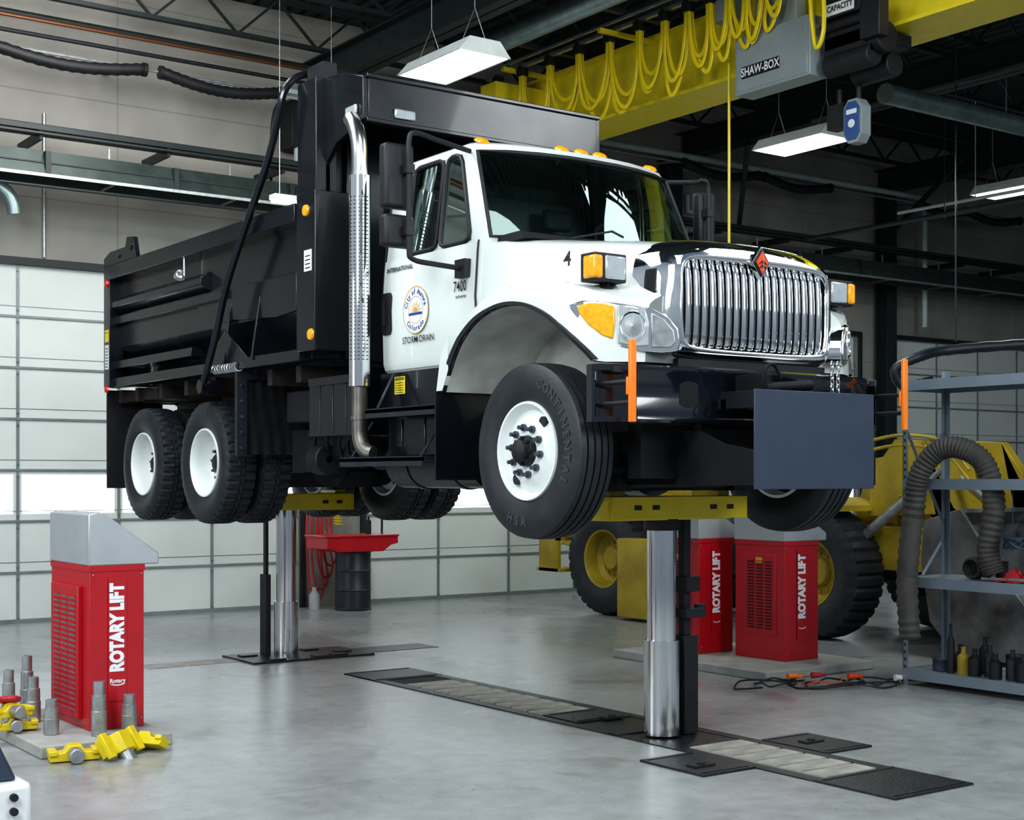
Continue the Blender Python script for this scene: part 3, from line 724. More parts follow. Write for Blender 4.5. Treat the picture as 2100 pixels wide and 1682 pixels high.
# grille surround
oh=[(0,3.145),(.2,3.143),(.42,3.13),(.58,3.10),(.675,3.045),(.715,2.95),(.725,2.82),(.73,2.68),(.72,2.53),(.67,2.41),(.5,2.38),(.25,2.375),(0,2.375)]
ih=[(0,2.985),(.2,2.985),(.42,2.98),(.54,2.97),(.58,2.945),(.60,2.90),(.60,2.80),(.60,2.70),(.595,2.58),(.575,2.50),(.5,2.475),(.25,2.465),(0,2.465)]
def full(h):
    P=[(-a,c,0) for a,c in h]+[(a,c,0) for a,c in h[-2:0:-1]]
    n=len(P);out=[]
    for i in range(n):
        p0,p1,p2,p3=[Vector(P[(i+q)%n]) for q in (-1,0,1,2)]
        for j in range(4):
            t=j/4;out.append(.5*((2*p1)+(-p0+p2)*t+(2*p0-5*p1+4*p2-p3)*t*t+(-p0+3*p1-3*p2+p3)*t**3))
    return [(p.x,p.y) for p in out]
O=full(oh);I=full(ih)
prof=smooth([(0,0,0),(.06,-.10,0),(.22,-.19,0),(.5,-.245,0),(.78,-.27,0),(.94,-.265,0),(1,-.235,0)],3)
rows=[]
for p in prof:
    row=[]
    for o,i in zip(O,I):
        cor=min(1,max(0,(abs(o[0])-.45)/.2))
        y0=-.63+.08*cor*min(1,max(0,(o[1]-2.72)/.15))+(-.07*min(1,max(0,(2.75-o[1])/.3)))
        yy=y0+(p.y/-.235)*(-.835-y0) if p.x>.999 else y0+(p.y/-.27)*(-.872-y0)
        row.append((lerp(o[0],i[0],p.x),yy,lerp(o[1],i[1],p.x)))
    rows.append(row)
rows.append([(i[0],-.76,i[1]) for i in I])
b=MB();b.grid(rows,closed=True);build(b,'grille_surround','chrome',parent=tk,ang=70)
b=MB();b.box(-.62,.62,-.765,-.755,2.44,3.0);build(b,'grille_backing','blackm',parent=tk)
b=MB();n=18
for i in range(n):
    x=lerp(-.552,.552,i/(n-1))
    pts=[(x,-.80,2.465),(x,-.84,2.50),(x,-.853,2.72),(x,-.84,2.955),(x,-.80,2.99)]
    pp=smooth([Vector(p) for p in pts],3)
    cs=[(-.023,.012),(-.023,-.002),(-.016,-.009),(0,-.011),(.016,-.009),(.023,-.002),(.023,.012)]
    b.grid([[(p.x+a,p.y+c,p.z) for a,c in cs] for p in pp],closed=True)
build(b,'grille','chrome',parent=tk,ang=40)
b=MB()
def dia(w,h,y0,y1,m):b.py([(-w,3.0),(0,3.0+h),(w,3.0),(0,3.0-h)],y0,y1,m)
dia(.075,.10,-.865,-.895,0);dia(.062,.084,-.896,-.902,1);dia(.050,.068,-.903,-.908,2)
b.beam((0,-.911,2.95),(0,-.911,3.05),.012,.006,0);b.py([(-.034,2.99),(0,3.015),(.034,2.99),(0,3.002)],-.908,-.914,1);b.py([(-.034,2.965),(0,2.99),(.034,2.965),(0,2.976)],-.908,-.914,1)
build(b,'emblem',['chrome','ink','eorange'],parent=tk,flat=True)
# plow lamps
for s in (-1,1):
    e=empty('plow_lamp',(s*.98,-.60,2.78),parent=tk)
    b=MB();b.box(s*.98-.12,s*.98+.12,-.66,-.53,2.835,3.0);b.cyl((s*.95,-.58,2.72),(s*.95,-.58,2.84),.022);b.cyl((s*.95,-.58,2.80),(s*.95,-.58,2.815),.05)
    build(b,'lamp_housing','blackm',parent=e,bevel=.02)
    b=MB();b.box(s*.98-.045 if s<0 else s*.98-.105,s*.98+.105 if s<0 else s*.98+.045,-.675,-.655,2.85,2.985);build(b,'lamp_lens','clear',parent=e,bevel=.015)
    b=MB()
    if s<0:b.box(-1.11,-1.04,-.672,-.56,2.85,2.985)
    else:b.box(1.04,1.11,-.672,-.56,2.85,2.985)
    build(b,'turn_signal_lens','amber',parent=e,bevel=.015)
# bumper
def pathrows(bp,prof,inset):
    bps=[]
    for i in range(len(bp)-1):
        for k in range(4):
            t=k/4;bps.append((lerp(bp[i][0],bp[i+1][0],t),lerp(bp[i][1],bp[i+1][1],t)))
    bps.append(bp[-1]);rows=[]
    for i,(x,y) in enumerate(bps):
        a=Vector(bps[max(i-1,0)]);c=Vector(bps[min(i+1,len(bps)-1)]);t=(c-a).normalized();n_=Vector((t.y,-t.x))
        r=[(x+n_.x*o,y+n_.y*o,z) for o,z in prof]
        r+=[(x-n_.x*inset,y-n_.y*inset,prof[-1][1]),(x-n_.x*inset,y-n_.y*inset,prof[0][1])]
        rows.append(r)
    return rows
b=MB()
bp=[(-.97,-.885),(-.5,-.955),(0,-.975),(.5,-.955),(.97,-.885)]
rows=pathrows(bp,[(-.01,2.02),(0,2.03),(0,2.06),(-.008,2.07),(-.008,2.295),(0,2.305),(0,2.335),(-.01,2.345)],.05)
b.grid(rows,closed=True);b.add(rows[0],[tuple(range(len(rows[0])))]);b.add(rows[-1],[tuple(range(len(rows[-1])))])
for s in (-1,1):
    for z0,z1 in ((2.02,2.05),(2.31,2.345)):
        b.prism([(.95,-.888),(1.17,-.79),(1.20,-.76),(1.19,-.70),(1.12,-.70),(.95,-.80)],lambda a,c,t:(s*a,c,z0 if t==0 else z1))
    b.prism([(1.185,-.77),(1.20,-.76),(1.19,-.70),(1.175,-.70)],lambda a,c,t:(s*a,c,2.05+.26*t))
    b.prism([(.95,-.80),(1.12,-.71),(1.12,-.70),(.95,-.78)],lambda a,c,t:(s*a,c,2.05+.26*t))
bump=build(b,'bumper','gblack',parent=tk,ang=40)
for s in (-1,1):
    b=MB();cx=s*.62
    P=[(cx+.085*max(-.75,min(.75,math.cos(2*pi*i/24)*1.1)),2.185+.075*math.sin(2*pi*i/24)) for i in range(24)]
    b.prism(P,lambda a,c,t:(a,-.950+.03*t+(abs(a)-.5)*.149,c))
    build(b,'tow_hook_opening','hitch',parent=bump)
    b=MB();b.box(s*1.143-.022,s*1.143+.022,-1.055,-1.03,2.01,2.465);b.box(s*1.143-.022,s*1.143+.022,-1.03,-1.01,2.16,2.26);build(b,'marker_guide','orange',parent=tk,bevel=.006)
    for z in (2.12,2.235):
        b=MB();b.cyl((s*1.14,-.72,z),(s*1.14,-1.03,z),.014,n=8);build(b,'marker_bracket','blackm',parent=tk)
b=MB();b.box(-1.1,1.1,-.84,-.70,2.30,2.335);b.box(-.62,.62,-.84,-.72,2.335,2.40)
build(b,'bumper_step','blackm',parent=tk)
b=MB()
for s in (-1,1):
    b.px([(.3,1.98),(.3,1.8),(-.4,1.66),(-1.34,1.66),(-1.34,1.86),(-1.1,1.90),(-.9,1.98)],s*.50-.012,s*.50+.012)
    b.px([(-1.33,1.70),(-1.345,1.70),(-1.345,2.18),(-1.33,2.18)],s*.47-.02,s*.47+.02)
b.box(-.50,.50,-.9,-.85,1.68,2.02);b.cyl((-.5,-1.2,1.72),(.5,-1.2,1.72),.04);b.box(-.8,.8,-.72,-.6,1.70,2.02);b.box(-.48,.48,-1.3,-.2,1.66,1.70)
b.cyl((-.28,-1.20,2.22),(.1,-1.20,2.25),.03);b.box(-.32,-.24,-1.22,-1.0,2.15,2.30);b.box(.34,.37,-1.3,-1.0,2.1,2.24);b.box(-.44,-.42,-1.3,-1.0,2.1,2.2);b.box(-.44,.38,-1.05,-.98,2.1,2.16)
b.tube(smooth([(-.35,-1.26,2.2),(-.36,-1.28,2.32),(-.28,-1.27,2.35),(-.22,-1.27,2.27)],5),.011)
build(b,'plow_hitch','hitch',parent=tk,bevel=.004)
b=MB();b.box(-.52,.475,-1.357,-1.346,1.64,2.20);build(b,'hitch_cover_plate','navy',parent=tk,bevel=.003)
for dx in (0,.05):
    b=MB()
    for i in range(6):
        z=2.20+.033*i;P=[(.14+dx+.012*math.cos(2*pi*k/10)*(1 if i%2 else .2),-1.33+.012*math.cos(2*pi*k/10)*(.2 if i%2 else 1),z+.022*math.sin(2*pi*k/10)) for k in range(10)]
        b.tube(P,.004,n=5,closed=True)
    build(b,'chain','chrome',parent=tk)
# mirrors
for s in (-1,1):
    xm=s*(1.44 if s<0 else 1.28);ym=.93
    e=empty('side_mirror',(xm,ym,3.2),parent=tk)
    hw=.11 if s<0 else .08
    for z0,z1 in ((3.45,3.87),(3.20,3.41)):
        b=MB();b.box(xm-hw,xm+hw,ym-.02,ym+.08,z0,z1);build(b,'mirror_head','blackm',parent=e,bevel=.025)
        b=MB();b.box(xm-hw+.02,xm+hw-.02,ym+.08,ym+.085,z0+.02,z1-.02);build(b,'mirror_glass','chrome',parent=e)
    b=MB();xo=xm-s*.04;yy=ym-.06
    b.tube(smooth([(s*.87,.95,3.90),(s*1.15,.92,3.93),(xo-s*.05,yy,3.94),(xo,yy,3.88),(xo,yy,3.6),(xo,yy,3.2),(xo-s*.03,yy,3.12),(s*1.2,.86,3.1),(s*.97,.86,3.09)],5),.018,n=8)
    b.box(s*.985-.03,s*.985+.03,.80,.92,3.03,3.15)
    for z in (3.7,3.3):b.box(xo-.03,xo+.03,yy-.025,yy+.06,z-.03,z+.03)
    build(b,'mirror_arm','blackm',parent=e)
# exhaust
ex=empty('exhaust_stack',(-1.15,1.95,1.85),parent=tk)
b=MB();b.cyl((-1.15,1.95,2.36),(-1.15,1.95,3.87),.078,n=28)
build(b,'heat_shield','chrome',parent=ex)
b=MB()
for i in range(44):
    z=2.55+i*.027
    for k in range(-2,3):
        a=math.radians(-125+k*24)
        c=Vector((-1.15+.080*math.cos(a),1.95+.080*math.sin(a),z))
        b.obox(c,(.003,.014,.006),(0,0,a))
setmeta(build(b,'vent_slots','dint',parent=ex,flat=True),kind='stuff')
b=MB();b.cyl((-1.15,1.95,3.85),(-1.15,1.95,3.9),.062,n=20);b.tube(smooth([(-1.15,1.95,3.85),(-1.15,1.95,4.02),(-1.15,1.97,4.14),(-1.15,2.02,4.24),(-1.15,2.08,4.31)],6),.06,n=18)
build(b,'tail_pipe','steel',parent=ex)
b=MB();b.tube(smooth([(-1.15,1.95,2.4),(-1.15,1.95,2.1),(-1.15,1.945,2.0),(-1.145,1.92,1.93),(-1.13,1.87,1.885),(-1.11,1.83,1.875)],6),.058,n=16);b.cyl((-1.15,1.95,2.12),(-1.15,1.95,2.15),.066)
build(b,'exhaust_elbow','pipe',parent=ex)
# under cab
b=MB();b.box(-.95,-.5,.9,2.0,2.2,2.46);b.box(-1.0,-.55,1.05,1.80,1.86,2.14);b.box(-.9,.9,.8,2.0,2.38,2.45)
for y in (1.3,1.6):b.box(-1.01,-1.0,y,y+.015,1.88,2.12)
build(b,'battery_box','black',parent=tk,bevel=.012)
b=MB();b.box(-1.12,-.6,2.1,2.78,2.02,2.44);b.box(-1.14,-1.12,2.12,2.76,2.40,2.46)
for i in range(3):b.box(-1.125,-1.12,2.2+i*.2,2.22+i*.2,2.04,2.4)
build(b,'tool_box','black',parent=tk,bevel=.012)
for x,z,r in ((-.72,1.82,.19),(.72,1.85,.28)):
    b=MB();b.cyl((x,.9,z),(x,2.0,z),r,n=28);b.cyl((x,1.15,z),(x,1.2,z),r+.008,n=28);b.cyl((x,1.7,z),(x,1.75,z),r+.008,n=28);build(b,'fuel_tank','black',parent=tk)
for (y0,y1,z,xo) in ((.88,1.82,2.17,1.18),(1.0,2.12,1.83,1.22)):
    b=MB();b.box(-xo,-.9,y0,y1,z-.012,z+.012);b.box(-xo,-xo+.015,y0,y1,z-.045,z+.02)
    k=int((y1-y0)/.073)
    for i in range(k):b.box(-xo+.01,-.92,y0+.04+i*.073,y0+.055+i*.073,z+.012,z+.024)
    for y in (y0+.08,y1-.1):b.beam((-xo+.03,y,z),(-1.0,y,z+.28),.03,.008)
    build(b,'side_step','step',parent=tk,flat=True)
b=MB();yc=1.71;b.box(-.962,-.958,yc-.07,yc+.07,2.30,2.425,0);text(b,'CAUTION',.028,(-.965,yc,2.408),(0,-1,0),(0,0,1),1,bold=.0008)
for i in range(5):b.box(-.9635,-.962,yc-.055,yc+.055,2.31+i*.017,2.314+i*.017,1)
build(b,'caution_label',['label','ink'],parent=tk,flat=True,recalc=False)
# lettering
b=MB();X=-.9865
c=Vector((X,1.454,2.874));R=(0,-1,0);U=(0,0,1)
def disc(r,x,m,r0=0,a0=0,a1=2*pi,n=48):
    P=[(c.x+x,c.y-r*math.cos(lerp(a0,a1,i/n)),c.z+r*math.sin(lerp(a0,a1,i/n))) for i in range(n+1)]
    if r0:
        Q=[(c.x+x,c.y-r0*math.cos(lerp(a0,a1,i/n)),c.z+r0*math.sin(lerp(a0,a1,i/n))) for i in range(n+1)]
        b.grid([P,Q],m)
    else:b.add([(c.x+x,c.y,c.z)]+P,[(0,i,i+1) for i in range(1,n+1)],m)
disc(.166,-.001,0);disc(.166,-.0025,2,.159);disc(.096,-.0025,2,.092)
ctext(b,'City of Aurora',.053,c+Vector((-.003,0,0)),.128,pi/2,.200,R,U,1,bold=.0008)
ctext(b,'Colorado',.053,c+Vector((-.003,0,0)),.128,-pi/2,.225,R,U,1,bold=.0008,flip=True)
c=c+Vector((0,0,-.015));disc(.036,-.003,2,0,0,pi,20)
for k in range(13):
    a=pi*k/12;e0=.044;e1=.080 if k%2 else .064
    p=[(c.x-.003,c.y-e*math.cos(a+q),c.z+e*math.sin(a+q)) for e,q in ((e0,-.06),(e1,-.02),(e1,.02),(e0,.06))];b.add(p,[(0,1,2,3)],2)
b.box(c.x-.004,c.x-.003,c.y-.085,c.y+.085,c.z-.020,c.z-.004,1)
build(b,'city_seal',['wlabel','blue','gold'],parent=tk,flat=True,recalc=False)
b=MB();text(b,'STORM DRAIN',.066,(-.985,1.43,2.668),R,U,0,bold=.0003,sx=.95);build(b,'storm_drain_lettering','ink',parent=tk,flat=True,recalc=False)
b=MB();text(b,'INTERNATIONAL',.045,(-.968,1.70,3.19),(0,-1,0),(.08,0,1),0,bold=.0015,sx=1.0);build(b,'maker_lettering','nut',parent=tk,flat=True,recalc=False)
b=MB();text(b,'7400',.10,(-.987,.90,2.975),R,U,0,bold=.001,sx=.78);text(b,'6x4 series',.030,(-.987,.89,2.91),R,U,0,bold=.0005);build(b,'model_lettering','ink',parent=tk,flat=True,recalc=False)
b=MB();text(b,'4',.13,(-.852,-.09,3.045),(.18,-1,0),(.03,0,1),0,bold=.002);build(b,'unit_number','ink',parent=tk,flat=True,recalc=False)
# ------------- dump bed
bed=empty('dump_bed',(0,4.8,2.45),parent=tk)
BY0,BY1=2.8,6.92
for s in (-1,1):
    b=MB();rows=[]
    for y in (BY0,BY1):rows.append([(s*1.12,y,3.72),(s*1.12,y,3.0),(s*.78,y,2.62),(s*.70,y,2.62),(s*1.06,y,3.02),(s*1.06,y,3.72)])
    b.grid(rows,closed=True);build(b,'side_wall','black',parent=bed)
b=MB();b.box(-.8,.8,BY0,BY1,2.58,2.64);build(b,'bed_floor','black',parent=bed)
for s in (-1,1):
    b=MB()
    x0,x1=sorted((s*1.24,s*1.08));b.box(x0,x1,BY0,BY1,3.66,3.80)
    x0,x1=sorted((s*1.235,s*1.09));b.box(x0,x1,BY1-.14,BY1+.02,2.60,3.83)
    x0,x1=sorted((s*1.20,s*1.06));b.box(x0,x1,BY0,BY1,2.60,2.69)
    b.prism([(1.12,3.50),(1.22,3.44),(1.22,3.38),(1.12,3.32)],lambda a,c,t:(s*a,lerp(4.6,BY1,t),c))
    b.prism([(1.10,3.30),(1.18,3.30),(1.18,3.22),(1.10,3.22)],lambda a,c,t:(s*a,lerp(4.2,BY1-.12,t),c))
    b.prism([(1.10,2.86),(1.18,2.86),(1.18,2.78),(1.0,2.78)],lambda a,c,t:(s*a,lerp(4.9,BY1-.12,t),c))
    for y in (4.15,3.6):
        b.prism([(1.22,2.66),(1.14,3.22),(1.08,3.05),(.80,2.64)],lambda a,c,t:(s*a,y-.015+.03*t,c))
    b.px([(4.15,2.95),(4.55,2.68),(3.7,2.68)],s*1.19,s*1.2)
    b.px([(2.95,3.30),(4.6,3.30),(4.9,3.24),(4.5,3.05),(3.3,2.98),(2.95,3.0)],s*1.12,s*1.145)
    build(b,'side_rib','black',parent=bed,bevel=.006)
b=MB();b.box(-1.1,1.1,BY1-.04,BY1+.05,2.62,3.78)
for x in (-.8,-.3,.3,.8):b.box(x-.05,x+.05,BY1+.05,BY1+.11,2.62,3.78)
build(b,'tailgate','black',parent=bed)
for s in (-1,1):
    b=MB();x0,x1=sorted((s*1.24,s*1.20));b.px([(6.05,3.80),(6.12,4.0),(6.30,4.02),(6.34,3.93),(6.75,3.93),(6.92,3.88),(6.92,3.80)],x0,x1)
    b.cyl((s*1.25,6.2,3.92),(s*1.18,6.2,3.92),.04);b.cyl((s*1.25,6.5,3.87),(s*1.18,6.5,3.87),.03)
    build(b,'tailgate_hinge','black',parent=bed)
b=MB();b.box(-1.12,1.12,BY0-.06,BY0+.02,2.62,4.6)
for x in (-.8,-.4,0,.4,.8):b.box(x-.05,x+.05,BY0-.12,BY0-.06,2.62,4.5)
for s in (-1,1):
    x0,x1=sorted((s*1.22,s*.92));b.box(x0,x1,2.50,2.80,2.66,3.86)
build(b,'front_wall','black',parent=bed,bevel=.006)
b=MB()
gp=[(1.99,4.30),(1.99,4.61),(2.30,4.70),(2.75,4.74),(2.84,4.70),(2.84,3.80),(2.56,3.80),(2.56,4.08),(2.40,4.20)]
for s in (-1,1):
    x0,x1=sorted((s*1.10,s*1.055));b.px(gp,x0,x1)
b.box(-1.06,1.06,1.98,2.01,4.30,4.62)
b.add([(-1.06,1.99,4.61),(1.06,1.99,4.61),(1.06,2.30,4.70),(-1.06,2.30,4.70),(1.06,2.84,4.72),(-1.06,2.84,4.72)],[(0,1,2,3),(3,2,4,5)])
b.box(-1.08,1.08,1.96,2.03,4.60,4.63);b.box(-1.08,1.08,1.96,2.03,4.28,4.31)
for s in (-1,1):b.box(min(s*1.18,s*1.0),max(s*1.18,s*1.0),2.56,2.86,3.80,4.72)
build(b,'cab_guard','black',parent=bed,bevel=.006)
b=MB();b.box(-.85,-.67,1.955,1.98,4.335,4.405);build(b,'guard_lamp','clear',parent=bed,bevel=.02)
b=MB();b.box(-1.125,-1.10,2.06,2.22,4.35,4.42);build(b,'guard_lamp','clear',parent=bed,bevel=.015)
for (y,z) in ((2.64,3.72),(2.56,2.78)):
    b=MB();b.lathe([(0,.045),(.015,.04),(.022,0)],(-1.22,y,z),(-1,0,0),n=20);build(b,'marker_lamp','amber',parent=bed)
for (y,z) in ((6.9,3.63),(6.9,2.58)):
    b=MB();b.lathe([(0,.04),(.02,.03),(.025,0)],(-1.236,y-.06,z),(-1,0,0),n=16);build(b,'marker_lamp','redl',parent=bed)
b=MB();b.box(-1.238,-1.235,6.80,6.90,3.05,3.17,0);b.box(-1.238,-1.235,6.80,6.90,2.78,3.02,1)
for i in range(7):b.box(-1.2395,-1.238,6.815,6.885,2.80+i*.03,2.808+i*.03,2)
text(b,'CAUTION',.02,(-1.2395,6.85,3.14),(0,-1,0),(0,0,1),2)
build(b,'warning_label',['label','wlabel','ink'],parent=bed,flat=True,recalc=False)
b=MB();b.box(-1.223,-1.220,2.55,2.67,3.26,3.42,0)
for i in range(4):b.box(-1.2245,-1.223,2.57,2.65,3.28+i*.03,3.288+i*.03,1)
build(b,'warning_label',['wlabel','ink'],parent=bed,flat=True,recalc=False)
for s in (-1,1):
    b=MB();b.box(s*.43-.05,s*.43+.05,2.8,6.9,2.28,2.45);build(b,'bed_rail','rust',parent=bed)
b=MB()
for y in (3.0,3.5,4.0,4.6,5.2,5.8,6.4,6.85):b.box(-1.1,1.1,y-.04,y+.04,2.45,2.58)
b.box(-1.05,-.6,6.0,6.9,2.46,2.56);b.box(-.5,.5,2.9,6.9,2.44,2.5)
build(b,'bed_subframe','rust',parent=bed)
b=MB();P=[]
for i in range(90):
    a=i*.7;P.append((-1.2+.035*math.cos(a),4.35-.0055*i,2.62+.035*math.sin(a)))
b.tube(P,.008,n=5);build(b,'spring','steeld',parent=bed)
for s in (-1,1):
    x0,x1=sorted((s*1.2,s*.62));b=MB();b.box(x0,x1,6.94,6.96,1.60,2.58);build(b,'mudflap','blackm',parent=tk)
for s in (-1,1):
    b=MB()
    x0,x1=sorted((s*1.2,s*.50))
    b.box(x0,x1,3.93,3.95,1.90,2.62)
    rows=[]
    for z in (1.90,2.0,2.2,2.4,2.52):rows.append([(lerp(x0+.1,x1,i/28),3.922+.006*math.sin(i*1.3+z*9),z) for i in range(29)])
    b.grid(rows)
    build(b,'mudflap','blackm',parent=tk)
b=MB();b.box(-1.21,-1.12,3.88,3.91,1.88,2.66);b.box(-1.12,-.52,3.88,3.91,2.52,2.66)
for i in range(6):b.cyl((-1.165,3.88,1.95+i*.13),(-1.165,3.868,1.95+i*.13),.013,n=8,m=1)
for i in range(5):b.cyl((-1.05+i*.12,3.88,2.59),(-1.05+i*.12,3.868,2.59),.013,n=8,m=1)
build(b,'mudflap_frame',['step','steel'],parent=tk,flat=True)
b=MB();b.lathe([(0,.05),(-.05,.04),(-.07,0)],(-1.24,5.0,3.50),(0,-1,0),n=16);b.cyl((-1.2,5.0,3.5),(-1.2,5.0,3.7),.012);build(b,'work_lamp','steel',parent=bed)
b=MB();b.tube(smooth([(-1.28,4.42,2.48),(-1.29,4.15,2.85),(-1.29,3.84,3.38),(-1.29,3.17,4.15),(-1.28,2.98,4.5),(-1.26,2.92,4.68),(-1.15,2.90,4.80),(-.95,2.90,4.84),(-.6,2.90,4.82)],6),.03,n=10)
b.cyl((-1.31,4.42,2.48),(-1.15,4.42,2.48),.06);b.cyl((-.95,2.9,4.84),(.9,2.9,4.84),.045,n=12)
build(b,'tarp_arm','black',parent=bed)
b=MB();b.cyl((-1.0,2.72,4.80),(1.0,2.72,4.80),.05,n=16);b.box(-1.1,-.98,2.6,2.85,4.72,4.86);build(b,'tarp_roller','blackm',parent=bed)
# ------------------------------------------------------------------ LIFT
def lift_post(x,y,zs,ztop,name,lab):
    e=empty(name,(x,y,0),label=lab,cat='lift post',group='lift posts')
    b=MB();b.cyl((x,y,.02),(x,y,zs),.118,n=64);build(b,'outer_sleeve','sleeve',parent=e)
    b=MB();b.cyl((x,y,zs-.02),(x,y,ztop-.14),.098,n=64);build(b,'piston','piston',parent=e)
    return e
PX=.045
lp=lift_post(PX,.05,.64,1.58,'lift_post','polished steel lift post with yellow saddle under the front axle')
b=MB()
b.box(-.50,.56,-.06,.16,1.43,1.56);b.box(-.56,.61,-.16,.26,1.555,1.585);b.box(-.56,.61,-.17,-.15,1.44,1.585)
for x in (-.43,.48):b.box(x-.05,x+.05,-.08,.18,1.585,1.62)
for x in (-.35,-.2,.3,.45):b.box(x-.03,x+.03,-.175,-.168,1.50,1.53,1)
b.cyl((PX,.05,1.36),(PX,.05,1.44),.12,m=1)
build(b,'saddle',['yellow','ink'],parent=lp,bevel=.006)
b=MB();b.box(PX+.14,PX+.26,-.02,.12,0.01,.66);b.box(PX+.17,PX+.23,.02,.08,.66,1.43);b.box(PX+.13,PX+.30,-.05,.14,.78,.84);b.box(PX+.15,PX+.27,-.03,.13,.95,1.05);b.cyl((PX+.32,.03,.80),(PX+.32,.03,.86),.04)
build(b,'locking_leg','blackm',parent=lp,bevel=.004)
RX=-.045
lp=lift_post(RX,5.3,.53,1.56,'lift_post','polished steel lift post with yellow saddle under the rear axle')
b=MB();b.box(-.5,.5,5.2,5.4,1.40,1.53);b.box(-.58,.56,5.08,5.52,1.525,1.555);b.box(-.58,.56,5.07,5.09,1.40,1.555)
for x in (-.4,.45):b.box(x-.05,x+.05,5.15,5.45,1.555,1.59)
for x in (-.3,.25,.4):b.box(x-.03,x+.03,5.062,5.07,1.46,1.49,1)
build(b,'saddle',['yellow','ink'],parent=lp,bevel=.006)
b=MB();b.box(-.20,-.15,5.42,5.55,.02,.78);b.box(-.19,-.16,5.45,5.5,.78,1.4);build(b,'locking_leg','blackm',parent=lp)
# trench
T0,T1=-.17,.43
tr=empty('lift_trench',(.13,1,0),label='floor lift trench with black cover plates and worn grey slats',cat='lift trench')
def plate(x0,x1,y0,y1,z1,m,name='cover_plate',ribs=False,par=None):
    b=MB();b.box(x0,x1,y0,y1,0,z1)
    if ribs:
        b.box(x0+.03,x1-.03,y0+.03,y0+.045,z1,z1+.004);b.box(x0+.03,x1-.03,y1-.045,y1-.03,z1,z1+.004)
    return build(b,name,m,flat=True,parent=par or tr)
b=MB();b.box(T0-.03,T0+.06,-1.5,3.9,0,.008);b.box(T1-.06,T1+.03,-1.5,3.9,0,.008);b.box(T0+.06,T1-.06,-.45,.85,0,.004);b.box(T0+.06,T1-.06,.85,3.3,0,.003)
build(b,'frame','plate',parent=tr,flat=True)
plate(T0-.03,T1+.03,3.35,3.9,.010,'plate',ribs=True)
plate(T0-.03,T1+.03,-2.07,-1.5,.012,'plate',ribs=True)
plate(-.62,T0-.03,-1.05,-.5,.014,'plate',ribs=True)
plate(T1+.03,.88,-1.0,-.45,.014,'plate',ribs=True)
plate(T0+.06,T1-.06,.75,1.15,.014,'plate',ribs=True)
plate(T0-.02,T1+.02,.22,.32,.014,'plate')
y=1.17;k=0
while y<3.05:
    plate(T0+.08,T1-.08,y,y+.18,.010+.002*(k%2),'plank','slat');y+=.21;k+=1
y=-1.48
while y<-.5:
    plate(T0+.08,T1-.08,y,y+.165,.012,'plank','slat');y+=.19
plate(T0+.06,T1-.06,3.08,3.33,.004,'dint','slot')
for (xx,yy) in ((-.45,-.85),(.65,-.7),(.2,.75)):
    b=MB();b.box(xx-.08,xx+.08,yy-.04,yy+.04,.012,.026);b.cyl((xx,yy,.02),(xx,yy,.036),.025,n=12);build(b,'latch','blackm',parent=tr)
bp_=empty('post_base_plate',(.1,5.3,0),label='black steel base plate around the lift post on the floor',cat='floor plate')
b=MB();b.box(-.56,.70,4.92,5.62,0,.02)
for (xx,yy) in ((-.3,5.0),(.15,4.98),(.35,5.0),(.5,5.2),(-.4,5.4),(.3,5.5)):b.box(xx-.08,xx+.08,yy-.05,yy+.05,.02,.035)
build(b,'plate','plate',parent=bp_,flat=True)
plate(-1.45,-.56,5.2,5.5,.004,'plank','floor_strip',par=bp_)
plate(.70,1.55,5.1,5.5,.004,'plate','floor_strip',par=bp_)
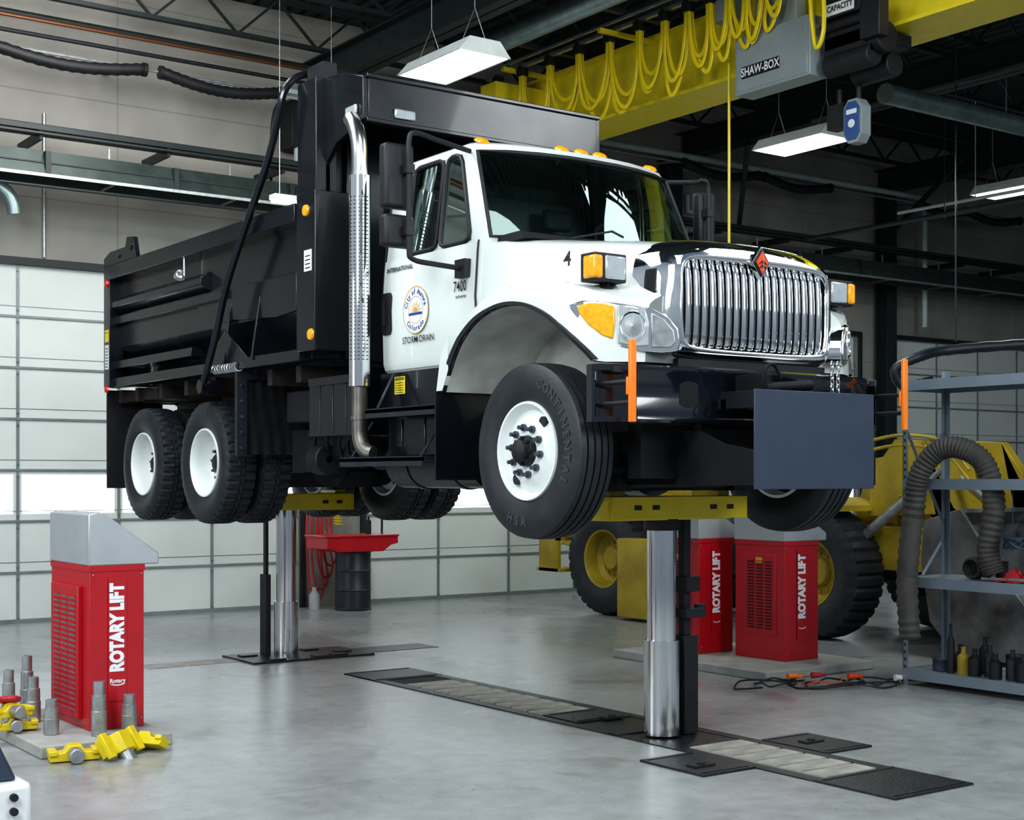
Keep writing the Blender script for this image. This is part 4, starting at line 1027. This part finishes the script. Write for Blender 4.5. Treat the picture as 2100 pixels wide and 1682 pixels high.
# ------------------------------------------------------------------ CONTROL CABINETS
def cabinet(x0,x1,y0,y1,z0,label,con=True):
    e=empty('lift_control_cabinet',((x0+x1)/2,(y0+y1)/2,z0),label=label,cat='control cabinet',group='lift control cabinets')
    z1=z0+1.06
    b=MB();b.box(x0,x1,y0,y1,z0,z1);b.box(x0-.006,x1+.006,y0-.006,y1+.006,z0+1.02,z1)
    for z in (z0+.06,z0+1.0):
        b.cyl((x1-.02,y0-.002,z),(x1-.02,y0-.012,z),.006,n=8,m=1);b.cyl((x0+.02,y0-.002,z),(x0+.02,y0-.012,z),.006,n=8,m=1)
    build(b,'cabinet_body',['red','steeld'],parent=e,bevel=.006)
    b=MB();b.prism([(x0-.01,z1),(x0-.01,z1+.33),(x0+.06,z1+.345),(x0+.13,z1+.31),(x1+.10,z1+.07),(x1+.10,z1+.0),(x1+.04,z1)],lambda a,c,t:(a,lerp(y0-.01,y1+.01,t),c))
    build(b,'console_top','alu',parent=e,bevel=.008)
    b=MB();yl0,yl1=y0+.14,y1-.08;zl0,zl1=z0+.06,z1-.14
    if not con:zl0,zl1,yl0,yl1=z0+.22,z1-.12,y0+.1,y1-.1
    b.box(x0-(.03 if con else .006),x0,yl0,yl1,zl0,zl1)
    build(b,'vent_cover','red',parent=e,bevel=.004)
    b=MB();ny=3;nz=22;xo=x0-(.03 if con else .006)
    for i in range(nz):
        for j in range(ny):
            ya=lerp(yl0+.04,yl1-.04,j/ny)+.01;yb=lerp(yl0+.04,yl1-.04,(j+1)/ny)-.02;z=lerp(zl0+.05,zl1-.05,i/nz)
            b.px([(ya,z),(ya,z+.014),(yb,z+.014),(yb,z)],xo-.001,xo-.003);b.prism([(ya,z+.014),(yb,z+.014)]+[(yb,z+.02),(ya,z+.02)],lambda a,c,t:(xo-.012*t,a,c),1)
    build(b,'louvre',['steeld' if con else 'dint','red'],parent=e,flat=True)
    if not con:
        b=MB();b.box(x0-.01,x0-.006,(y0+y1)/2-.04,(y0+y1)/2+.04,z0+.86,z0+.91);build(b,'info_label','gold',parent=e,flat=True)
    b=MB();xc=lerp(x0,x1,.5)
    b.box(xc-.062,xc+.062,y0-.0075,y0-.0065,z0+.18,z0+.98,0)
    text(b,'ROTARY LIFT',.122,(xc,y0-.009,z0+.655),(0,0,1),(-1,0,0),1,bold=.0075,sx=.78)
    for r in (.03,.022):
        P=[(xc+r*1.6*math.cos(a),y0-.0095,z0+.295+r*.5*math.sin(a)) for a in [pi+pi*i/10 for i in range(11)]]
        b.tube(P,.002,n=4,m=1)
    if con:text(b,'Rotary',.038,(xc,y0-.009,z0+.31),(1,0,0),(0,0,1),1,bold=.001)
    build(b,'cabinet_lettering',['red','rim2'],parent=e,flat=True,recalc=False)
    return e
b=MB();b.box(-3.52,-2.68,1.66,3.1,0,.078);build(b,'concrete_pad','conc',bevel=.01,label='low concrete pad under a red control cabinet',cat='pad')
b=MB();b.box(2.45,3.80,1.45,3.45,0,.078);build(b,'concrete_pad','conc',bevel=.01,label='low concrete pad under two red control cabinets',cat='pad')
cabinet(-3.10,-2.74,2.0,2.76,.08,'red lift control cabinet with slanted grey console and silver louvres')
cabinet(3.07,3.50,1.83,2.44,.08,'red lift control cabinet with louvred side panel on concrete pad',False)
cabinet(2.84,3.27,2.68,3.3,.08,'red lift control cabinet partly hidden by the lift post',False)
def ext(x,y,z,h,r):
    b=MB();b.lathe([(0,0),(0,r),(h*.45,r),(h*.46,r*.93),(h*.74,r*.9),(h*.75,r*.74),(h,r*.74),(h,r*.5),(h-.02,r*.5),(h-.02,0)],(x,y,z),(0,0,1),n=28)
    build(b,'lift_extension','steeld',label='dull steel stepped lift extension tube standing upright',cat='lift adapter',group='lift extension tubes')
for (x,y,h,r) in ((-3.10,1.83,.34,.048),(-2.90,1.84,.24,.048),(-3.33,2.05,.22,.048),(-3.28,2.58,.30,.048),(-3.26,2.78,.42,.045),(-3.40,2.72,.34,.045),(-3.44,2.95,.40,.045)):ext(x,y,.08,h,r)
def adapter(x,y,z,rot,label,tip=0,k=1):
    b=MB()
    R=Euler((tip,0,rot)).to_matrix();c=Vector((x,y,z))
    t=MB();t.prism([(-.17,.0),(-.18,.055),(-.07,.065),(-.045,.11),(.045,.11),(.07,.065),(.18,.055),(.17,0),(.05,-.0)],lambda a,d,q:(a,-.065+.13*q,d))
    t.cyl((0,-.05,.05),(0,-.18,.05),.052,n=20,m=1);t.box(-.18,-.12,-.085,.085,.045,.08);t.box(.12,.18,-.085,.085,.045,.08)
    b.add([c+R@Vector(v)*k for v in t.v],t.f,0);b.m=t.m
    build(b,'lift_adapter',['yellow','steeld'],bevel=.005,label=label,cat='lift adapter',group='yellow lift adapters')
adapter(-3.36,1.53,.005,-.2,'yellow steel lift adapter lying on the floor by the pad',0,.85)
adapter(-3.12,1.50,.06,.6,'yellow steel lift adapter leaning on the pad edge',1.0,.95)
adapter(-2.90,1.57,.03,2.2,'yellow steel lift adapter lying beside the pad',.5,.75)
adapter(-3.48,2.3,.09,-.2,'yellow steel lift adapter lying on the concrete pad',0,.75)
adapter(-3.51,2.3,.175,.2,'yellow steel lift adapter stacked on another adapter',0,.75)
b=MB();b.tube(smooth([(-3.62,2.35,.28),(-3.52,2.25,.30),(-3.46,2.3,.28),(-3.52,2.35,.27),(-3.6,2.27,.29)],5),.018);build(b,'red_strap','hosered',label='bundled red strap on top of yellow adapters',cat='strap')
e=empty('battery_charger',(-4.6,-.2,0),label='white and dark blue wheeled charger unit with black knobs',cat='charger')
b=MB();b.box(-5.0,-4.19,-.36,.3,0.06,.30);build(b,'charger_base','whitep',parent=e,bevel=.03)
b=MB();b.py([(-5.0,.30),(-4.24,.30),(-4.38,.60),(-5.0,.60)],-.30,.25);build(b,'charger_panel','navy',parent=e,bevel=.02)
for i in range(3):
    b=MB();b.cyl((-4.28,-.36,.11+i*.065),(-4.28,-.385,.11+i*.065),.018,n=16);build(b,'knob','blackm',parent=e)
for x in (-4.9,-4.35):
    for y in (-.22,.2):
        b=MB();b.cyl((x,y-.02,.035),(x,y+.02,.035),.035);build(b,'caster','blackm',parent=e)
# ------------------------------------------------------------------ PARTS WASHER
e=empty('parts_washer',(2.87,9.2,0),label='red parts washer basin standing on a black steel drum',cat='parts washer')
b=MB();b.lathe([(0,0),(0,.23),(.02,.24),(.03,.23),(.25,.23),(.26,.24),(.28,.23),(.5,.23),(.51,.24),(.53,.23),(.74,.23),(.75,.24),(.77,.23),(.77,0)],(2.87,9.2,0),(0,0,1),n=32);build(b,'drum','drum',parent=e)
b=MB();b.prism([(-.52,.96),(.52,.96),(.52,.86),(.42,.84),(.30,.76),(-.35,.76),(-.46,.80),(-.52,.80)],lambda a,c,t:(2.85+a,lerp(8.9,9.45,t),c))
b.box(2.30,3.38,8.88,9.47,.95,.975);build(b,'basin','red',parent=e,bevel=.01)
b=MB();b.tube(smooth([(3.3,9.2,.97),(3.3,9.2,1.25),(3.25,9.15,1.3),(3.15,9.1,1.2)],5),.015);build(b,'spout','blackm',parent=e)
b=MB();b.cyl((3.1,9.2,.975),(3.1,9.2,1.15),.035);b.cyl((3.1,9.2,1.15),(3.1,9.2,1.2),.015);build(b,'spray_can','blackm',label='small black spray can standing on the red basin',cat='spray can')
b=MB()
for k,(x0,zb) in enumerate(((2.6,.25),(2.68,.4),(2.54,.12),(2.74,.55))):
    b.tube(smooth([(x0,9.75,1.6),(x0-.08,9.7,1.0),(x0-.05,9.65,zb+.1),(x0+.06,9.65,zb),(x0+.14,9.65,zb+.15),(x0+.1,9.7,.9),(x0+.06,9.75,1.55)],6),.014,n=6)
b.box(2.5,2.85,9.72,9.89,1.58,1.66)
build(b,'air_hose','hosered',label='red air hoses looped and hanging on the wall pier',cat='hose')
b=MB();P=[(2.93+.06*math.cos(i*.6),9.72+.05*math.sin(i*.6),1.45-.0035*i) for i in range(110)];b.tube(P,.008,n=5);build(b,'coiled_air_hose','yellow',label='yellow coiled air hose hanging from the wall',cat='hose')
b=MB();b.lathe([(0,0),(0,.07),(.18,.07),(.24,.03),(.28,.03),(.28,0)],(2.52,9.6,0),(0,0,1),n=20);build(b,'jug','greyp',label='pale plastic jug standing at the wall',cat='jug')
# ------------------------------------------------------------------ WHEEL LOADER
ld=empty('wheel_loader',(6.1,4.5,0),label='yellow wheel loader with large black tires and steel bucket',cat='wheel loader')
def lwheel(x,y):
    w=empty('wheel',(x,y,.70),parent=ld);c=Vector((x,y,.70))
    prof=[(-.20,.36),(-.23,.45),(-.235,.55),(-.215,.63),(-.20,.68),(-.12,.70),(0,.70)];prof=prof+[(-a,r) for a,r in prof[-2::-1]]
    b=MB();b.lathe(prof,c,(1,0,0),n=132,closed=True,rmod=lambda i,a,r:r-.028 if (r>.62 and i%4==0) else r)
    ctext(b,'CONTINENTAL',.07,c+Vector((-.237,0,0)),.53,-pi/2,.16,(0,-1,0),(0,0,1),1,flip=True)
    build(b,'tire',['rubber','rubberl'],parent=w)
    b=MB();b.lathe([(-.19,.37),(-.205,.36),(-.19,.34),(-.12,.32),(-.04,.30),(.0,.24),(-.02,.16),(-.06,.15),(-.08,.13),(-.08,0)],c,(1,0,0),n=40)
    for i in range(12):
        a=2*pi*i/12;q=c+Vector((-.0,math.cos(a)*.2,math.sin(a)*.2));b.cyl(q,q+Vector((-.03,0,0)),.015,n=6)
    build(b,'rim','ochre',parent=w);return w
w=lwheel(5.2,6.72)
for (dx,dy,r) in ((.1,-3.3,0),(2.1,0,pi),(2.1,-3.3,pi)):dup(w,(dx,dy,0),r,parent=ld)
b=MB();b.cyl((5.2,6.72,.7),(7.3,6.72,.7),.15);b.cyl((5.3,3.42,.7),(7.3,3.42,.7),.15);b.box(5.75,6.75,3.8,8.0,.55,1.1);b.box(4.78,5.1,5.63,6.18,.04,.98,1);b.box(5.1,5.75,5.7,6.1,.6,.9)
build(b,'chassis',['blackm','ochre'],parent=ld,bevel=.01)
b=MB();b.px([(5.7,1.1),(5.7,1.95),(6.4,2.05),(8.3,1.9),(8.4,1.6),(8.4,.8),(7.6,.7),(7.4,1.1)],5.65,6.85);b.px([(5.85,1.38),(6.2,1.52),(7.3,1.52),(7.6,1.3),(7.6,1.26),(7.25,1.46),(6.2,1.46),(5.85,1.32)],4.98,5.65)
build(b,'engine_cover','ochre',parent=ld,bevel=.03)
b=MB();b.box(4.9,5.6,7.5,7.55,.9,.95);b.box(4.9,4.95,7.5,7.9,.5,1.0);b.box(4.9,5.3,7.45,7.95,.5,.54)
build(b,'rear_step','ochre',parent=ld)
b=MB();b.px([(4.5,1.1),(4.4,2.9),(5.6,2.9),(5.65,1.1)],5.7,6.8);build(b,'cab_window','glass',parent=ld)
b=MB()
for x in (5.7,6.8):
    for p,q in (((4.5,1.1),(4.4,2.9)),((5.65,1.1),(5.6,2.9))):b.beam((x,p[0],p[1]),(x,q[0],q[1]),.07,.07)
b.box(5.65,6.85,4.35,5.65,2.88,2.98)
build(b,'cab_frame','ochre',parent=ld,bevel=.01)
b=MB()
for x in (5.55,6.85):
    b.px([(2.95,1.3),(2.9,1.75),(2.6,2.1),(2.25,2.08),(2.0,1.75),(2.05,1.2),(1.5,.55),(1.3,.5),(1.35,.75),(1.85,1.35)],x-.06,x+.06)
b.box(5.5,6.9,2.0,3.6,.75,1.2);b.px([(3.5,.9),(3.2,1.9),(2.5,2.0),(2.2,.8)],5.8,6.6)
b.cyl((5.5,2.4,1.45),(5.42,2.4,1.45),.14,n=20)
for i in range(8):b.cyl((5.44,2.4+.1*math.cos(i*pi/4),1.45+.1*math.sin(i*pi/4)),(5.4,2.4+.1*math.cos(i*pi/4),1.45+.1*math.sin(i*pi/4)),.014,n=6)
for z in (1.98,2.08):b.tube(smooth([(5.5,3.0,z),(5.5,2.5,z+.06),(5.5,2.0,z-.02),(5.5,1.7,z-.3)],5),.02)
build(b,'loader_arm','ochre',parent=ld,bevel=.012)
b=MB();b.px([(2.9,1.42),(3.15,1.5),(3.9,1.5),(4.2,1.25),(4.2,1.21),(3.85,1.45),(3.2,1.45),(2.9,1.36)],5.0,5.6);build(b,'fender','ochre',parent=ld)
for (p,q,r) in (((6.2,2.3,1.7),(6.2,1.5,1.1),(6.2,1.2,.9)),((5.38,2.9,1.1),(5.38,2.2,1.6),(5.38,1.9,1.8))):
    b=MB();b.cyl(p,q,.055);b.cyl(q,r,.032);build(b,'hydraulic_cylinder','steeld',parent=ld)
bk=[(1.75,.9),(1.72,1.3),(1.3,1.42),(1.28,1.38),(1.62,1.25),(1.65,.9),(1.55,.45),(1.3,.2),(.4,.08),(.35,.04),(1.35,.04),(1.65,.35)]
b=MB();b.px(bk,4.85,7.65)
side=[(1.72,1.3),(1.3,1.42),(.9,.9),(.4,.3),(.35,.04),(1.35,.04),(1.65,.35),(1.75,.9)]
b.px(side,4.83,4.87);b.px(side,7.63,7.67)
build(b,'bucket','scrape',parent=ld,bevel=.008)
# ------------------------------------------------------------------ SHELVING
SX0,SX1,SY0,SY1=3.25,3.80,-1.3,.68
sh=empty('storage_rack',((SX0+SX1)/2,(SY0+SY1)/2,0),label='grey slotted steel storage rack with four shelves',cat='shelving')
for x in (SX0,SX1):
    for y in (SY0,SY1):
        b=MB();sx=.05 if x==SX0 else -.05;sy=.05 if y==SY0 else -.05
        b.box(min(x,x+sx),max(x,x+sx),min(y,y+sy*.1),max(y,y+sy*.1),0,2.6);b.box(min(x,x+sx*.1),max(x,x+sx*.1),min(y,y+sy),max(y,y+sy),0,2.6)
        z=.08
        while z<2.55:
            b.box(x-.0015 if sx>0 else x,x if sx>0 else x+.0015,min(y+sy*.3,y+sy*.6),max(y+sy*.3,y+sy*.6),z,z+.025,1);z+=.06
        build(b,'upright',['shelf','dint'],parent=sh,flat=True)
for z in (.13,.89,1.69,2.50):
    b=MB();b.box(SX0,SX1,SY0,SY1,z-.01,z);b.box(SX0-.003,SX0,SY0,SY1,z-.08,z+.005);b.box(SX1,SX1+.003,SY0,SY1,z-.08,z+.005);b.box(SX0,SX1,SY1,SY1+.003,z-.08,z+.005);b.box(SX0,SX1,SY0-.003,SY0,z-.08,z+.005)
    build(b,'shelf_board','shelf',parent=sh,flat=True)
for p,q in (((2.2),(1.3)),((1.5),(2.1)),((.6),(1.2))):
    b=MB();b.beam((SX0,SY1+.01,p),(SX1,SY1+.01,q),.03,.006);build(b,'cross_brace','shelf',parent=sh)
b=MB();P=smooth([(3.12,.50,.40),(3.12,.53,.9),(3.13,.47,1.45),(3.14,.42,1.74),(3.2,.27,1.93),(3.26,.08,1.93),(3.33,-.06,1.80),(3.36,-.12,1.5),(3.34,-.08,1.15),(3.36,-.12,.95)],14)
b.tube(P,.085,n=16,rib=.07);build(b,'flexible_duct','duct2',label='ribbed grey flexible duct draped over the storage rack',cat='hose')
b=MB()
for k in range(5):
    b.lathe([(-.0,.080),(.02,.09),(.04,.080),(.03,.07),(.0,.07)],(3.40+.045*k,.13,.982),(1,0,0),n=26,closed=True)
build(b,'duct_section','duct2',label='short ribbed duct section lying on the shelf',cat='hose')
def rag(x,y,z,m,label):
    b=MB();n=11;rows=[]
    for i in range(n):
        rows.append([(x+(i/(n-1)-.5)*.3,y+(j/(n-1)-.5)*.26,z+.004+.07*math.exp(-((i-5)**2+(j-5)**2)/11)*(1+.7*math.sin(i*2.3+j*1.7))) for j in range(n)])
    b.grid(rows)
    build(b,'rag',m,label=label,cat='cloth')
rag(3.42,-.26,.89,'hosered','crumpled red shop rag lying on the grey shelf')
b=MB();b.lathe([(0,0),(0,.05),(.09,.05),(.09,.045),(.01,.045),(.01,0)],(3.4,-.50,.89),(0,0,1),n=20);build(b,'cup','steeld',label='small steel cup standing on the shelf',cat='cup')
b=MB();b.cyl((3.30,-.05,.912),(3.34,-.42,.912),.016,n=10);b.obox((3.35,-.46,.912),(.05,.07,.03));build(b,'wrench','steeld',label='steel wrench lying at the shelf edge',cat='tool')
def bottle(x,y,z,h,r,m,lab):
    b=MB();b.lathe([(0,0),(0,r),(h*.65,r),(h*.78,r*.4),(h*.95,r*.35),(h*.95,r*.42),(h,r*.42),(h,0)],(x,y,z),(0,0,1),n=20);build(b,'bottle',m,label=lab,cat='bottle',group='bottles on the bottom shelf')
for (x,y,h,r,m,l) in ((3.35,.28,.40,.03,'blackm','tall thin black bottle'),(3.38,.18,.22,.05,'ochre','yellow-brown oil bottle'),(3.36,.06,.22,.05,'blackm','black oil bottle'),(3.42,-.04,.26,.045,'drum','dark blue bottle'),(3.35,-.14,.20,.05,'blackm','black oil bottle'),(3.4,-.26,.24,.05,'drum','dark blue bottle'),(3.36,-.38,.22,.05,'blackm','black oil bottle'),(3.5,.30,.22,.05,'rust','brown bottle'),(3.55,.1,.30,.05,'blackm','tall black bottle')):
    bottle(x,y,.13,h,r,m,l+' standing on the bottom shelf')
def can(x,y,z,h,r,m,lab):
    b=MB();b.lathe([(0,0),(0,r),(.008,r*1.04),(.014,r),(h-.014,r),(h-.008,r*1.04),(h,r),(h-.01,r*.94),(h-.01,0)],(x,y,z),(0,0,1),n=24);build(b,'can',m,label=lab,cat='can',group='cans on the rack')
can(3.55,-.2,.13,.18,.09,'blackm','round black can on the bottom shelf');can(3.42,.42,.13,.10,.075,'navy','low blue-grey can on the bottom shelf');can(3.6,-.45,.89,.16,.08,'steeld','grey metal can standing on the shelf');can(3.70,.05,.89,.14,.05,'rust','brown metal can standing on the shelf')
b=MB();P=[(3.36+.1*math.cos(i*.45)+.01*math.sin(i),-.33+.12*math.sin(i*.45)*.8,1.20+.04*math.sin(i*.8)) for i in range(70)];b.tube(P,.009,n=5);b.tube([(3.3,-.33,1.2),(3.3,-.33,1.4),(3.3,-.33,1.68)],.004,n=5)
build(b,'cable_bundle','navy',label='bundle of dark blue cable hanging under the shelf',cat='cable')
def cable(seed,cx,cy,n=14,r=.007,m='blackm',sx=.5,sy=.3):
    rr=random.Random(seed);a=rr.uniform(0,6);pts=[]
    for i in range(n*3):
        a+=rr.uniform(.35,.8);k=.5+.5*math.sin(i*.37+seed)
        pts.append((cx+sx*(.35+.65*k)*math.cos(a)+sx*.3*math.sin(i*.2),cy+sy*(.35+.65*k)*math.sin(a),.010+.014*(i%3)))
    b=MB();b.tube(smooth(pts,5),r,n=6);build(b,'extension_cord',m,label='tangled black extension cord lying on the floor' if m!='eorange' else 'orange extension cord tangled on the floor',cat='cable',group='floor cords')
cable(1,2.70,1.02,7,sx=.46,sy=.26,r=.009);cable(2,2.25,1.22,6,sx=.36,sy=.24,r=.008);cable(3,3.05,.80,6,m='drum',sx=.36,sy=.24,r=.008);cable(4,2.6,1.08,3,m='eorange',r=.006,sx=.3,sy=.16)
pipe([(3.0,.9,.012),(3.2,.8,.012),(3.55,.72,.012),(3.9,.2,.012),(4.2,-.3,.012)],.008,'blackm','thin black cord lying across the floor','extension_cord','cable',n=6,k=5)
for (x,y,m) in ((2.55,1.3,'orange'),(2.95,1.0,'eorange'),(3.2,.72,'whitep'),(2.75,1.22,'hosered')):
    b=MB();b.cyl((x,y,.055),(x+.08,y-.03,.055),.028,.020,n=10);b.box(x+.08,x+.13,y-.045,y-.015,.04,.065);build(b,'cord_plug',m,label='coloured plug at the end of a floor cord',cat='plug',group='cord plugs')
# ------------------------------------------------------------------ WORLD + CAMERA
w=bpy.data.worlds.new('world');sc.world=w;w.use_nodes=True
bg=w.node_tree.nodes['Background'];N=w.node_tree.nodes;L=w.node_tree.links
tc=N.new('ShaderNodeTexCoord');sp=N.new('ShaderNodeSeparateXYZ');r=N.new('ShaderNodeValToRGB')
L.new(tc.outputs['Generated'],sp.inputs[0]);L.new(sp.outputs['Z'],r.inputs['Fac'])
r.color_ramp.elements[0].position=0;r.color_ramp.elements[0].color=(.38,.46,.54,1)
r.color_ramp.elements[1].position=.6;r.color_ramp.elements[1].color=(.24,.34,.44,1)
e1=r.color_ramp.elements.new(.22);e1.color=(.72,.82,.92,1)
L.new(r.outputs['Color'],bg.inputs['Color']);bg.inputs['Strength'].default_value=.48
cam=bpy.data.cameras.new('camera');co=bpy.data.objects.new('camera',cam);COL.objects.link(co)
cam.sensor_width=36;cam.lens=2933/2100*36;cam.shift_y=(980-841)/2100
co.location=(-6.247,-7.021,1.705);co.rotation_euler=(pi/2,0,-math.radians(35.68))
sc.camera=co
sc.view_settings.view_transform='Standard'
try:sc.view_settings.look='Medium High Contrast'
except Exception:pass
